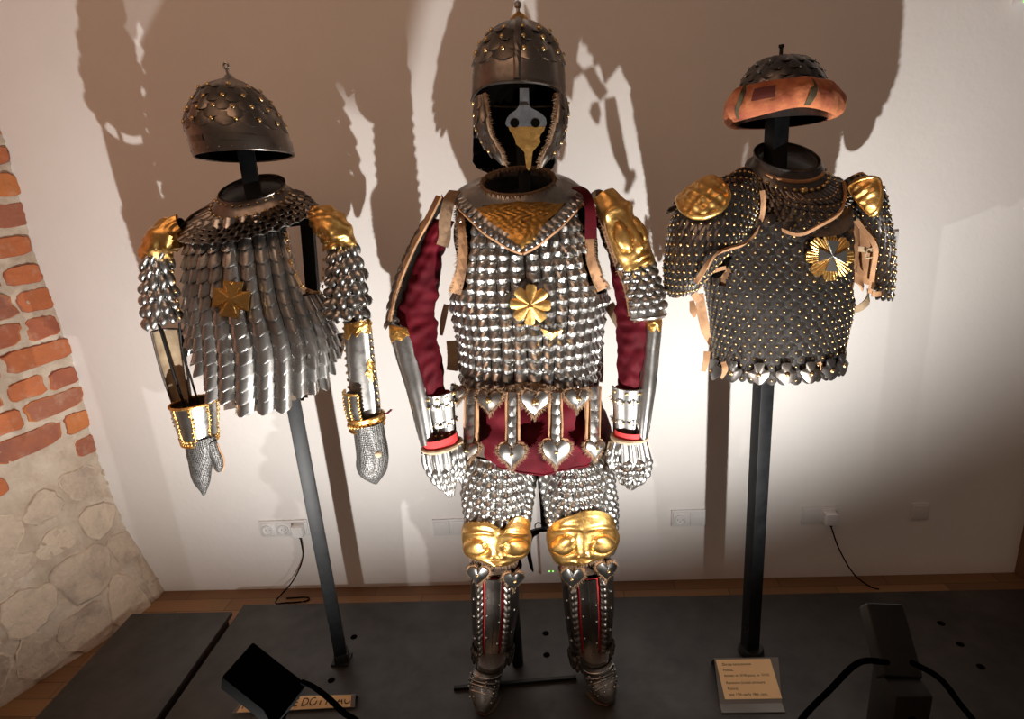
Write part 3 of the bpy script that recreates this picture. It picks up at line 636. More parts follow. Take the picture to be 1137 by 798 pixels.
rivet(mb, PL.P(*PL.hit(257, 314))+cn*.004, cn, .006, .006); mb.build('cross_badge', M['gold'], t)
# mantle collar
G = loft_px([(246, 213, 313, 206, .062), (243, 220, 315, 212, .066), (237, 228, 320, 219, .085), (222, 240, 334, 226, .115), (208, 256, 347, 237, .14, 1.735)], YL, tilt=[33, 33, 32, 30, 27])
mb = MB(); shell(mb, G, .0, .98, nt=16, nu=56, off=-.003); mb.build('collar_lining', M['leather_dark'], t)
mb = MB(); scales(mb, G, 5, 22, .36, 1.0, -2.1, 2.1, T_SHINGLE, 1.4, 1.05, .18, True, jit=.04, rim=1); mb.build('collar_scales', [M['steel_dark'], M['steel']], t)
mb = MB(); shell(mb, G, .0, .40, nt=12, nu=56, off=.006); tube(mb, G.P(np.full(57, .0), np.linspace(-math.pi, math.pi, 57), .004), .003, 6)
for tt, n, r in ((.10, 15, .004), (.36, 15, .005)):
    for i in range(n): u = -1.7+3.4*i/(n-1); P, X, D, N, _, _ = G.frame(tt, u); rivet(mb, P+N*.005, N, r, None, 1)
mb.build('gorget', [M['steel_dark'], M['brass']], t)

# arm pieces of the left suit
def relief(mb, S, tc0, tc1, u0, u1, n1, n2, hf, mat_=0, base=.006, wob=.05):
    """embossed plate over t0..t1, u0..u1"""
    G = []
    for i in range(n1+3):
        row = []
        for j in range(n2+3):
            a = min(max((i-1)/n1, 0), 1); b = min(max((j-1)/n2, 0), 1); edge = i in (0, n1+2) or j in (0, n2+2)
            tt = tc0+(tc1-tc0)*a+wob*.3*math.sin(b*9)*(1 if 0 < a < 1 else 1)*(tc1-tc0)*.3; uu = u0+(u1-u0)*b+wob*math.sin(a*7)*(1 if b in (0, 1) else 0)
            row.append(S.P(tt, uu)+(base-(.006 if edge else 0)+(0 if edge else hf(b*2-1, a*2-1)))*S.N(tt, uu))
        G.append(row)
    mb.grid(np.array(G), mat_)
def lion(x, y):
    h = .010*bump(x, y, 0, 0, .8)+.007*bump(x, y, -.35, -.15, .2)+.007*bump(x, y, .35, -.15, .2)+.009*bump(x, y, 0, .2, .16, .35)+.006*bump(x, y, 0, .55, .4, .12)
    h -= .005*bump(x, y, 0, .75, .35, .07); h += .0022*math.sin(9*x+4*y*y)*math.sin(8*y-3*x)
    h += .003*math.cos(14*math.atan2(y, x))*min(1, max(0, math.hypot(x, y)-.6)*2.5); return h
def face(x, y):
    """a repousse face: big eyes, long nose, brows, cheeks, small mouth"""
    h = .009*max(0, 1-x*x)
    for s in (-1, 1):
        q = ((x-s*.44)/.27)**2+((y-.10)/.34)**2
        h += .013*(1-q)**.5 if q < 1 else 0
        h -= .004*max(0, 1-abs(q-1.12)*5)
        by = -.42-.10*math.cos((x-s*.4)*4); h += .007*math.exp(-((y-by)/.08)**2)*max(0, 1-((x-s*.46)/.42)**4)
        h += .009*bump(x, y, s*.13, .46, .08, .10)+.003*bump(x, y, s*.66, .55, .22, .14)
    h += .013*max(0, 1-(x/.17)**2)*min(1, max(0, (y+.55)*1.0))*(1 if y < .5 else max(0, 1-(y-.5)*9))
    h += .007*bump(x, y, 0, .74, .26, .05)-.004*bump(x, y, 0, .82, .2, .03)+.006*bump(x, y, 0, .90, .18, .05)
    h += .0012*math.sin(11*x+2)*math.sin(9*y); return h

def sleeve(label, rings, mask_rings, rows, cols, u0, u1, loc, dark=2, extra=None):
    t = thing('arm_defence', label, 'arm armour', loc, None)
    S = loft_px(rings, 1.70); mb = MB(); shell(mb, S, .0, .97, nt=14, nu=36, off=-.016); mb.build('leather_sleeve', M['leather_dark'], t)
    mb = MB(); scales(mb, S, rows, cols, .02, 1.0, u0, u1, T_DOME, 1.2, 1.04, .05, True, jit=.05, off=-.012); mb_s = mb
    K = loft_px(mask_rings, 1.70); mb = MB(); relief(mb, K, 0.0, 1.0, -1.45, 1.45, 40, 40, lion); mb.build('shoulder_mask', M['gold'], t)
    mb = MB(); shell(mb, K, .0, 1.0, nt=10, nu=30, off=-.002); mb.build('mask_backing', M['leather_dark'], t)
    mb = mb_s
    for i in range(9):
        for s in ((u0*.82,) if dark == 1 else (u1*.8,) if dark == 2 else (u0*.8, u1*.8)):
            P, X, D, N, _, _ = S.frame(.03+.93*i/8, s); rivet(mb, P+N*.004, N, .0058, None, 1)
    mb.build('arm_scales', [M['steel'], M['brass']], t); return t, S
sl1, S1 = sleeve('scale arm sleeve with gilt shoulder mask on the outer left side of the left suit', [(160, 283, 196, 266), (159, 300, 193, 283), (158, 320, 196, 310), (159, 340, 200, 333), (163, 362, 203, 354)],
                 [(199, 241, 207, 258), (184, 246, 203, 269), (172, 256, 195, 277), (163, 270, 190, 285), (160, 283, 183, 292)], 6, 6, -1.6, 1.6, at(185, 260, Y=1.7), 2)
sl2, S2 = sleeve('scale arm sleeve with gilt shoulder mask between the left suit and the centre suit', [(362, 262, 388, 250), (363, 280, 396, 266), (363, 300, 404, 288), (362, 322, 410, 318), (362, 350, 412, 350)],
                 [(347, 246, 349, 230), (351, 253, 363, 231), (357, 260, 378, 238), (362, 268, 389, 252), (364, 276, 395, 270)], 7, 6, -1.6, 1.6, at(372, 250, Y=1.7), 1)

def cuff_panels(mb, S, t0, t1, us, off, frame_m, plate_m, fr=.006):
    for k in range(len(us)-1):
        a, b = us[k], us[k+1]; shell(mb, S, t0, t1, a, b, 4, 6, off, plate_m)
        for uu in (a, b): tube(mb, S.P(np.linspace(t0, t1, 6), np.full(6, uu), off), fr*.6, 6, frame_m)
    u = np.linspace(us[0], us[-1], 40)
    for tt in (t0, t1): tube(mb, S.P(np.full(40, tt), u, off), fr, 7, frame_m)
# viewer-left vambrace of the left suit
t = thing('vambrace', 'empty forearm guard with gilt cuff and mail mitten, far left of the left suit', 'forearm guard', at(205, 450, Y=1.70))
S = loft_px([(170, 368, 200, 368), (174, 385, 203, 384), (182, 415, 207, 414), (194, 450, 212, 449)], 1.70, flat=.7)
mb = MB(); shell(mb, S, 0, 1, math.pi*.42, math.pi*1.58, 14, 22); shell(mb, S, 0, 1, math.pi*.42, math.pi*1.58, 14, 22, .004, 1)
for s in (.42, 1.58): tube(mb, S.P(np.linspace(0, 1, 14), np.full(14, math.pi*s), .002), .0035, 6, 1)
tube(mb, S.P(np.full(14, 0.), np.linspace(math.pi*.42, math.pi*1.58, 14), .002), .0035, 6, 1)
mb.build('splint', [M['hide'], M['steel_dark']], t)
mb = MB()
for i in range(11):
    for s in (.44, 1.56): P = S.P(.03+.94*i/10, math.pi*s, .003); rivet(mb, P, (0, -1, .1), .0035)
mb.build('splint_rivets', M['brass'], t)
mb = MB(); tube(mb, [at(175, 356, Y=1.69), at(181, 375, Y=1.685), at(192, 412, Y=1.68), at(205, 452, Y=1.68)], .0045, 8, smooth=20); tube(mb, [at(199, 358, Y=1.69), at(203, 392, Y=1.69), at(212, 420, Y=1.685), at(221, 450, Y=1.68)], .0035, 8, smooth=20); mb.build('hanging_rod', M['blackpaint'], t)
K = loft_px([(191, 449, 239, 444), (194, 460, 240, 455), (198, 474, 240, 471), (204, 491, 241, 487)], 1.68, flat=.85)
us = np.linspace(-math.pi, math.pi, 9)+.28
mb = MB(); cuff_panels(mb, K, 0, 1, us, 0, 0, 1, .0045)
for i in range(26): u = -math.pi+2*math.pi*i/26; P, X, D, N, _, _ = K.frame(0., u); rivet(mb, P, N*.3+[0, 0, 1.], .005, .006)
for i in range(30):
    u = -math.pi+2*math.pi*i/30
    for tt in (.88, .95): P, X, D, N, _, _ = K.frame(tt, u); rivet(mb, P, N, .0042)
for uu in us:
    for tt in np.linspace(.08, .85, 8): P, X, D, N, _, _ = K.frame(tt, uu+.06*(-1)**int(tt*40)); rivet(mb, P+N*.001, N, .004)
mb.build('cuff', [M['gold'], M['steel_bright']], t)
mb = MB(); shell(mb, K, .02, .98, nt=6, nu=30, off=-.005); mb.build('cuff_lining', M['leather_dark'], t)
Fm = loft_px([(206, 486, 238, 484), (207, 500, 240, 497), (210, 514, 238, 511), (212, 526, 235, 520), (217, 538, 233, 535), (223, 546, 229, 546), (225, 550, 227.5, 550)], 1.66, flat=.62)
Ft = loft_px([(228, 492, 240, 489), (231, 504, 244, 501), (237, 514, 248, 510), (239, 521, 248, 519), (242, 524, 246, 523)], 1.655, flat=.75)
mb = MB(); shell(mb, Fm, nt=16, nu=30, cap1=True, cap0=True); shell(mb, Ft, nt=12, nu=20, cap1=True, cap0=True); mb.build('mail_mitten', M['mail'], t)
mb = MB(); tube(mb, Ft.P(np.linspace(.1, 1, 12), np.full(12, 1.7)), .0028, 6); tube(mb, Ft.P(np.linspace(.5, 1, 8), np.full(8, -1.6)), .0022, 6); mb.build('mitten_edging', M['leather'], t)

# viewer-right vambrace
t = thing('vambrace', 'steel forearm guard with gilt rivets and mail mitten beside the centre suit arm', 'forearm guard', at(405, 440, Y=1.70))
S = loft_px([(382, 357, 411, 352), (383, 372, 413, 368), (385, 400, 416, 397), (388, 430, 420, 428), (391, 470, 424, 465)], 1.69, flat=.75)
mb = MB(); shell(mb, S, 0, 1, nt=18, nu=36); tube(mb, S.P(np.full(37, 0.), np.linspace(-math.pi, math.pi, 37)), .003, 6); mb.build('plate', M['steel'], t)
mb = MB()
for i in range(13):
    for s in (-1.25, 1.3): P, X, D, N, _, _ = S.frame(.06+.86*i/12, s); rivet(mb, P, N, .0052)
mb.build('plate_rivets', M['brass'], t)
mb = MB(); patch(mb, S, (397, 363), [(383, 362), (385, 356), (395, 354), (408, 353), (412, 358), (412, 366), (407, 371), (401, 368), (396, 374), (391, 370), (386, 377), (383, 374)], lambda x, y, r: .004*(1-r)+.002*math.sin(x*.9)*math.sin(y*1.1), 7, .001, 0, 2, .002); mb.build('gilt_mount', M['gold'], t); mb = MB()
patch(mb, S, (411, 410), [(407, 404), (410, 397), (414, 402), (416, 408), (413, 413), (416, 420), (411, 426), (408, 418), (405, 414), (408, 410)], lambda x, y, r: .004*(1-r)+.0015*math.sin(x*1.2)*math.sin(y*1.1), 6, .001, 0, 2, .002); mb.build('gilt_mount', M['gold'], t)
K = loft_px([(383, 434, 421, 430), (385, 452, 423, 448), (389, 466, 424, 461), (391, 476, 425, 471)], 1.68, flat=.85); us = np.linspace(-1.75, .0, 4)
mb = MB(); cuff_panels(mb, K, 0, 1, us, .003, 0, 1, .004)
u = np.linspace(-math.pi, math.pi, 40)
shell(mb, K, .70, 1, nt=4, nu=40, off=.004)
for tt in (.70, 1): tube(mb, K.P(np.full(40, tt), u, .004), .004, 7)
for i in range(26): uu = -math.pi+2*math.pi*i/26; P, X, D, N, _, _ = K.frame(.85, uu); rivet(mb, P+N*.005, N, .006)
for uu in us:
    for tt in np.linspace(.05, .62, 7): P, X, D, N, _, _ = K.frame(tt, uu+.05); rivet(mb, P+N*.004, N, .004)
mb.build('cuff', [M['gold'], M['steel_bright']], t)
mb = MB(); shell(mb, K, .05, .95, -math.pi, 0, nt=6, nu=20, off=-.004); mb.build('cuff_lining', M['leather_dark'], t)
Fm = loft_px([(392, 472, 425, 468), (394, 488, 428, 484), (396, 505, 431, 501), (396, 518, 431, 514), (401, 528, 428, 525), (410, 534, 422, 533), (415, 537, 419, 537)], 1.66, flat=.7)
mb = MB(); shell(mb, Fm, nt=18, nu=32, cap1=True, cap0=True); mb.build('mail_mitten', M['mail'], t)
mb = MB(); h = Fm.hit(420, 504); rivet(mb, Fm.P(*h), Fm.N(*h), .011, .009); mb.build('mitten_button', M['hide'], t)
mb = MB(); tube(mb, [at(424, 458, Y=1.68), at(429, 459, Y=1.675), at(434, 455, Y=1.67)], .003, 6, smooth=10); fringe(mb, [at(432, 456, Y=1.67), at(434, 455, Y=1.67)], (1, 0, .2), .008, 12); mb.build('tassel', M['velvet'], t)
# leather tab sticking out behind the cuirass
mb = MB(); S = loft_px([(371, 372, 383, 371, .02), (370, 385, 383, 383, .02), (373, 398, 379, 396, .015)], 1.78); shell(mb, S, nt=8, nu=18, cap0=True, cap1=True); mb.build('leather_tab', M['leather_dark'], t_cl)
# ------------------------------------------------------------------ CENTRE SUIT
YC = 1.72
t = thing('armour_stand', 'black pole stand inside the full centre suit', 'stand', (-.08, 1.80, PLAT_Z))
square_pole(-.075, 1.80, .55, 1.78, .034).build('pole', M['blackpaint'], t, smooth=30)
mb = MB(); a = at(581, 598, Y=1.86); box(mb, (a[0], 1.86, a[2]+.32), (.03, .03, .66), .003); strap(mb, [at(586, 592, Y=1.85), at(600, 588, Y=1.86), at(625, 587, Y=1.86), at(652, 588, Y=1.86)], (0, 0, 1), .013, .01)
strap(mb, [at(597, 589, Y=1.86), at(589, 596, Y=1.86), at(587, 612, Y=1.86), at(590, 628, Y=1.86), at(592, 634, Y=1.86)], (1, 0, 0), [.022, .018, .014, .012, .004], .006)
r = [at(598+4*math.cos(q), 584+4*math.sin(q), Y=1.86) for q in np.linspace(0, 6.3, 14)]; tube(mb, r, .0022, 6)
box(mb, (-.075, 1.83, .72), (.035, .12, .03), .003); mb.build('bracket', M['blackpaint'], t, smooth=30)
for hx in (-.20, .06):
    mb = MB(); tube(mb, [(hx, 1.72, PLAT_Z), (hx, 1.74, .5), (-.075, 1.80, .85)], .02, 10); mb.build('leg_rod', M['blackpaint'], t)

# helmet
S = loft_px([(566, 23, 586, 22), (558, 27, 595, 26), (545, 37, 608, 36), (533, 53, 619, 52), (527, 70, 625.5, 69), (524.5, 88, 628, 87), (524, 114, 629, 114)], YC, flat=1.08)
t = thing('masked_helmet', 'browned steel helmet with nasal face guard on the centre suit', 'helmet', at(577, 120, Y=YC))
def brow(t_, u): return not (abs(u) < 1.25 and t_ > .82+.18*(abs(u)/1.25)**3)
mb = MB(); shell(mb, S, 0, 1, nt=90, nu=120, mask=brow, cap0=True); mb.build('skull', M['steel_dark'], t)
mb = MB(); shell(mb, S, .05, .98, nt=24, nu=60, off=-.007, mask=lambda a, u: brow(a+.02, u)); mb.build('lining', M['void'], t)
mb = MB(); scales(mb, S, 4, 11, .02, .48, -math.pi, math.pi, T_FLAT, 1.7, 1.12, .06, jit=.02, off=-.002)
for tt, n in ((.17, 11), (.29, 12), (.43, 14)):
    for i in range(n):
        u = .16+2*math.pi*i/n; P, X, D, N, _, _ = S.frame(tt, u); rivet(mb, P+N*.005, N, .0062, .005, 1)
mb.build('scales', [M['steel_dark'], M['brass']], t)
mb = MB(); tt = np.linspace(.05, .78, 20); tube(mb, S.P(tt, np.full(20, .02), .004), .009, 8); u = np.linspace(-1.25, 1.25, 50)
P = S.P(.82+.18*(np.abs(u)/1.25)**3, u, .002); tube(mb, P, .0035, 6); u = np.linspace(1.25, 2*math.pi-1.25, 50); tube(mb, S.P(np.full(50, 1.), u, .0), .003, 6)
mb.build('comb_and_rim', M['steel_dark'], t)
mb = MB(); a = (S.P(0., 0.)+S.P(0., math.pi))/2; th = 16
tube(mb, [a-[0, 0, .004], a+[0, 0, .004], a+[0, 0, .012], a+[0, 0, .018]], [.026, .022, .014, .006], 18); mb.build('finial_base', M['gold_dark'], t)
mb = MB(); tube(mb, [a+[0, 0, .015], a+[0, 0, .026], a+[0, 0, .030], a+[0, 0, .038], a+[0, 0, .044]], [.0045, .0045, .009, .009, .002], 12); mb.build('finial_knob', M['steel'], t)
# nasal with face plate
nb = at(582, 112, Y=1.575); PL = Plane(nb, (.03, -1, -.06))
mb = MB(); patch(mb, PL, (582, 106), [(577, 98), (587, 98), (587.5, 112), (588, 118), (576, 118), (577, 112)], lambda x, y, r: .002*(1-r), 4, 0, 0, 2, .003)
up_out = [(576.5, 117), (587.5, 117), (590, 120), (596, 123), (601, 126), (606, 131), (607, 137), (605.5, 140.5), (563, 140.5), (561, 137), (563, 131), (567, 126), (573, 122)]
lo_out = [(564.5, 140.5), (605.5, 140.5), (604, 145), (600.5, 149), (599, 153), (600, 158), (596, 163), (591.5, 168), (590.5, 175), (590, 182), (589, 187), (587, 189), (584.5, 186), (583, 175), (582.5, 169), (578, 164), (573, 160), (572, 155), (569, 149), (566, 145)]
dome_f = lambda x, y, r: .006*(1-(x/24.)**2)
patch(mb, PL, (583, 131), up_out, dome_f, 8, 0, 0, 2, .003); nas = mb.build('nasal_plate', M['nasal'], t)
mb = MB(); patch(mb, PL, (584, 152), lo_out, dome_f, 8, 0.0002, 0, 2, .003); mb.build('gilt_nasal_tip', M['gold'], t)
for ex in (571.5, 594.5): mb = MB(); patch(mb, PL, (ex, 136.5), ellipse(ex, 136.5, 5, 5, 20), lambda x, y, r, e=ex: .0066*(1-((x+e-583)/24.)**2), 3, .0006, 0, 1, .003); mb.build('eye_hole', M['void'], t)  # solid discs, coloured black for the shade of open holes
# cheek pieces and neck guard
for nm, rings, uu in (('l', [(527, 112, 546, 108, .030, 1.64), (527, 126, 549, 124, .034, 1.63), (528.5, 142, 551, 140, .034, 1.62), (534, 156, 554, 153, .03, 1.62), (542, 168, 560, 165, .022, 1.61), (551, 178, 564, 176, .014, 1.60), (556, 183, 563, 183, .008, 1.60)], 1),
                      ('r', [(611, 108, 629, 112, .030, 1.64), (611, 124, 630, 127, .034, 1.63), (610, 140, 628, 142, .034, 1.62), (606, 154, 624, 157, .03, 1.62), (601, 168, 616, 170, .022, 1.61), (597, 178, 608, 180, .014, 1.60), (598, 185, 603, 186, .008, 1.60)], -1)):
    K = loft_px(rings, 1.62); ua, ub = ((-2.2, .35) if uu > 0 else (-.35, 2.2))
    mb = MB(); shell(mb, K, 0, 1, ua, ub, 16, 16, -.003, 1); shell(mb, K, 0, 1, ua, ub, 16, 16, -.0005, 0)
    scales(mb, K, 5, 2, .0, .82, min(ua, ub)*.8 if uu > 0 else .05, -.05 if uu > 0 else max(ua, ub)*.8, T_FLAT, 1.3, 1.0, .10, jit=.03)
    mb.build('cheek_piece', [M['steel_dark'], M['leather_dark']], t)
    mb = MB(); tt = np.linspace(0, 1, 16); P = K.P(tt, np.full(16, .38*uu), .002); strap(mb, P, (1, -.3, 0), .008, .006); fringe(mb, P, (uu*.7, -.5, -.3), .011, 360, th=.0014); mb.build('leather_edging', M['fringe'], t)
    mb = MB()
    for i in range(5): P, X, D, N, _, _ = K.frame(.1+.17*i, -.9*uu); rivet(mb, P+N*.006, N, .004)
    mb.build('cheek_rivets', M['brass'], t)
G = loft_px([(527, 112, 628, 112, .10, 1.76), (527, 150, 620, 150, .10, 1.79), (527, 172, 615, 173, .105, 1.80), (530, 186, 614, 186, .11, 1.80), (548, 194, 600, 194, .10, 1.80)], 1.78)
mb = MB(); shell(mb, G, 0, 1, math.pi*.42, math.pi*1.58, 12, 40); shell(mb, G, 0, 1, math.pi*.42, math.pi*1.58, 12, 40, .004)
for tt in (.45, .7): tube(mb, G.P(np.full(40, tt), np.linspace(math.pi*.42, math.pi*1.58, 40), 0), .004, 6)
mb.build('neck_guard', M['blackpaint'], t)
mb = MB()
for i in range(16): P = G.P(.92, math.pi*(.45+1.1*i/15), -.003); rivet(mb, P, (0, -1, 0), .003)
mb.build('neck_rivets', M['steel'], t)

# cuirass
S = loft_px([(520, 222, 642, 219, .095), (510, 240, 654, 236, .11), (506, 270, 662, 264, .125), (500, 330, 676, 322, .135), (506, 360, 671, 350, .135), (510, 383, 667, 380, .135), (512, 428, 664, 424, .135)], YC, 2.2)
t = thing('scale_cuirass', 'bright steel scale cuirass with gilt star on the centre suit', 'cuirass', (-.075, YC, 1.1)); t_cc = t
def arms_c(t_, u):
    x, y = project(S.P(t_, u)); return not (y < 328 and (x < 520+max(0, 268-y)*.35-max(0, y-300)*.3 or x > 650-max(0, 262-y)*.1+max(0, y-300)*.55))
mb = MB(); shell(mb, S, 0.02, .93, nt=40, nu=70, off=-.012, mask=lambda a, u: abs(u) > 1.2 or arms_c(a, u*.96)); mb.build('leather_backing', M['leather_dark'], t)
mb = MB(); scales(mb, S, 15, 22, 0.08, .95, -1.8, 1.8, T_KEEL, 1.32, .99, .08, False, arms_c, jit=.06, off=-.008); mb.build('body_scales', M['steel'], t, smooth=24)
for pts, w in (([(511, 232), (514, 250), (516, 275), (514, 300), (507, 325)], 13), ([(655, 232), (652, 255), (654, 285), (661, 308), (668, 320)], 13)):
    mb = MB(); P = onpx(S, pts, .006); sx = 1 if pts[0][0] > 580 else -1
    strap(mb, P, (1, 0, 0), [.018, .020, .024, .028, .036], .006, smooth=24); mb.build('armhole_edging', M['leather'], t)
    mb = MB(); fringe(mb, P+np.array([sx*.010, -.002, 0]), (sx, -.2, -.5), .012, 200); fringe(mb, P-np.array([sx*.010, .002, 0]), (-sx, -.3, -.5), .006, 120); mb.build('edging_fringe', M['fringe'], t)
# star and little winged mount
cp = S.hit(589, 338); cn = S.N(*cp); PL = Plane(S.P(*cp)+cn*.017, cn)
def star(cx, cy, R, n, inner, rot=0.0):
    o = []
    for k in range(n):
        a = rot+2*math.pi*k/n
        for rr, q in ((inner, -math.pi/n), (.94, -.66*math.pi/n), (1.0, -.3*math.pi/n), (.97, 0), (1.0, .3*math.pi/n), (.94, .66*math.pi/n)): o.append((cx+R*rr*math.cos(a+q), cy+R*rr*math.sin(a+q)))
    return o
mb = MB(); patch(mb, PL, (589, 338), star(589, 338, 23, 8, .70, .05), lambda x, y, r: .008*(1-r)+.0012*r*math.cos(8*(math.atan2(y, x)-.05)), 10, 0, 0, 3, .003); rivet(mb, PL.P(0, 0)+cn*.010, cn, .008)
mb.build('star_badge', M['gold'], t)
cp = S.hit(612, 369); cn = S.N(*cp); PL = Plane(S.P(*cp)+cn*.017, cn)
mb = MB(); patch(mb, PL, (612, 369), [(600, 364), (604, 367), (609, 366), (612, 368), (616, 366), (621, 367), (625, 366), (622, 372), (617, 373), (614, 376), (611, 377), (608, 374), (604, 372)], lambda x, y, r: .005*(1-r)+.0015*math.sin(x), 6, 0, 0, 2, .003); mb.build('winged_mount', M['gold'], t)
# collar plate
G = loft_px([(537, 201, 614, 196, .062), (533, 206, 618, 201, .072), (522, 212, 632, 208, .10), (503, 222, 648, 216, .135), (505, 236, 652, 228, .152), (512, 258, 640, 250, .158), (518, 284, 632, 278, .158)], YC, tilt=[30, 30, 30, 28, 22, 16, 12])
def vmask(t_, u):
    x, y = project(G.P(t_, u)); return abs(u) > 1.75 and t_ < .5 or y < (283-abs(x-581)*(.86 if x < 581 else .84))
mb = MB(); shell(mb, G, .03, 1, nt=60, nu=120, off=.004, mask=vmask); shell(mb, G, .03, .98, nt=30, nu=60, off=-.001, mask=vmask)
mb.build('gorget_plate', M['steel_mid'], t)
mb = MB(); vl = [(507, 226), (512, 234), (524, 246), (538, 259), (552, 268), (566, 276), (580, 281.5)]; vr = [(651, 220), (645, 229), (634, 240), (622, 252), (608, 263), (595, 273), (581, 281.5)]
for V in (vl, vr):
    P = onpx(G, V, .006); strap(mb, P, (0, -.6, 1), .007, .006, smooth=26)
mb.build('collar_edging', M['leather'], t)
mb = MB()
for V, sx in ((vl, 1), (vr, -1)):
    P = onpx(G, V, .006); q = np.linspace(0, len(P)-1, 15)
    for i in range(14):
        k = int(q[i]); x = q[i]-k; p = P[k]*(1-x)+P[min(k+1, len(P)-1)]*x; p2 = P[min(k+1, len(P)-1)]; d = nrm(P[min(k+1, len(P)-1)]-P[k]); N = nrm(np.array([(p[0]+.075)*1.2, -.9, .35])); up = nrm(np.cross(d, N)); up = up if up[2] > 0 else -up
        Vt, F, _ = T_KEEL; w = np.linalg.norm(P[-1]-P[0])/13; mb.add(p+up*.030+N*.003+Vt[:, :1]*w*d-Vt[:, 1:2]*.029*up+Vt[:, 2:]*w*N*.7, F)
mb.build('border_scales', M['steel'], t)
mb = MB(); patch(mb, G, (577, 244), [(527, 234), (548, 228), (575, 225), (602, 225.5), (625, 228), (609, 245), (594, 262), (579, 277), (563, 264), (544, 248)], lambda x, y, r: .003*(1-r**4)+.0016*math.sin(x*.7+math.sin(y*.5)*2)*math.sin(y*.8)*(r < .93), 16, .006, 0, 6, .002); mb.build('gilt_triangle', M['gold_dark'], t)
mb = MB(); tt = np.linspace(-math.pi, math.pi, 60); P = G.P(np.full(60, .02), tt, .003); tube(mb, P, .0035, 8); fringe(mb, P, (0, -.5, -.8), .016, 700, th=.0014); fringe(mb, P, (0, -.3, .8), .006, 350); mb.build('neck_fringe', M['fringe'], t)
mb = MB()
for u in (-1.25, -.95, -.6, .6, .95, 1.25, -1.5, 1.5): P, X, D, N, _, _ = G.frame(.30, u); rivet(mb, P+N*.004, N, .007, .003)
mb.build('collar_rivets', M['steel'], t)
# loose straps
for nm, pts, w, m_, wd in (('shoulder_strap', [(505, 212, 1.71), (499, 222, 1.67), (494, 245, 1.655), (494, 262, 1.655), (491, 273, 1.655)], .032, 'fringe', (1, .1, 0)),
                      ('red_ribbon', [(640, 208, 1.70), (650, 214, 1.66), (655, 230, 1.635), (656, 250, 1.63), (656, 265, 1.63)], [.028, .022, .026, .030, .031], 'velvet', (1, .1, 0)),
                      ('side_strap', [(502, 378, 1.74), (503, 392, 1.73), (503, 404, 1.72), (502, 411, 1.72)], .034, 'hide', (1, .1, 0)),
                      ('side_strap', [(676, 338, 1.72), (683, 350, 1.70), (690, 362, 1.69), (695, 370, 1.685)], .030, 'hide', (1, 0, .35)),
                      ('side_strap', [(496, 338, 1.73), (493, 350, 1.72), (491, 364, 1.71), (490, 372, 1.71)], [.016, .018, .014, .008], 'hide', (1, 0, 0)),
                      ('side_strap', [(667, 385, 1.73), (668, 400, 1.73), (668, 415, 1.73), (667, 424, 1.73)], .010, 'hide', (1, 0, 0))):
    mb = MB(); strap(mb, [at(x, y, Y=Y) for x, y, Y in pts], wd, w, .004); mb.build(nm, M[m_], t)
# skirt: heart studs and hanging straps
K = loft_px([(510, 396, 664, 392, .138), (512, 412, 664, 408, .142), (512, 424, 664, 420, .147), (514, 445, 668, 441, .155), (517, 470, 672, 466, .165), (516, 500, 676, 496, .17), (516, 520, 676, 516, .17)], YC, 2.2)
def dangle(nm, cx, y0, cy, r, brass, frm=True, w=4, leaf='steel_bright'):
    mb = MB(); O = heart(cx, cy, r, 1.2)
    if y0 is not None:
        # backing leather
        patch(mb, K, (cx, (y0+cy)/2), [(cx-w*1.75, y0), (cx+w*1.75, y0), (cx+w*1.75, cy-r*.9), (cx-w*1.75, cy-r*.9)], None, 3, .012, 1, 5, .003)
        n = 5
        for i in range(n):
            ya = y0+(cy-r*.7-y0)*i/n; yb = y0+(cy-r*.7-y0)*(i+1.25)/n; patch(mb, K, (cx, (ya+yb)/2), [(cx-w, ya), (cx+w, ya), (cx+w, yb-2), (cx+w*.5, yb), (cx-w*.5, yb), (cx-w, yb-2)], lambda x, y, rr, h=yb-ya: .004*(1-rr)+.003*(y/h), 4, .019+.001*i, 0, 2, .002)
        for sx in (-1, 1): tube(mb, onpx(K, [(cx+sx*w*1.6, y0+(cy-r*.6-y0)*q) for q in (0, .33, .66, 1)], .017), .0035, 6, 1)
    patch(mb, K, (cx, cy-.5), [(cx+(x-cx)*1.22, cy+(y-cy)*1.2) for x, y in O], None, 4, .020, 1, 1, .003)
    patch(mb, K, (cx, cy-.5), O, lambda x, y, rr: .006*(1-rr*rr), 7, .027, 0, 1, .002)
    o = mb.build(nm, [M[leaf], M['leather']], t_cc)
    mb = MB(); P = onpx(K, [(cx+(x-cx)*1.15, cy+(y-cy)*1.15) for x, y in O if y > cy-r*.6 or y0 is None], .024); cc = onpx(K, [(cx, cy-1)], .016)[0]
    if len(P): fringe(mb, P, nrm(P-cc)+np.array([0, -.15, -.35]), .010, 330, th=.0014); 
    mb.build('fringe', M['fringe'], o)
    mb = MB(); h = K.hit(cx, cy); rivet(mb, K.P(*h)+K.N(*h)*.035, K.N(*h), brass, brass*1.1); mb.build('stud', M['brass'], o)
dangle('heart_stud', 548, None, 441, 11.5, .008, leaf='steel_dark'); dangle('heart_stud', 593.5, None, 443, 13.5, .011); dangle('heart_stud', 636, None, 440, 11, .008); dangle('heart_stud', 517, None, 434, 8, .007, leaf='steel_dark')
dangle('strap_pendant', 570.5, 434, 500, 12.5, .0055); dangle('strap_pendant', 615.5, 434, 497, 13, .0055); dangle('strap_pendant', 654, 428, 495, 9, .0055); dangle('strap_pendant', 528, 432, 497, 9.5, .005, leaf='steel_dark')
mb = MB(); pts = [(516+12*i, 428+4*math.sin(i*.8)) for i in range(13)]; P = onpx(K, pts, .010); fringe(mb, P, (0, -.4, -1), .018, 620, th=.0015); mb.build('hem_fringe', M['fringe'], t_cc)

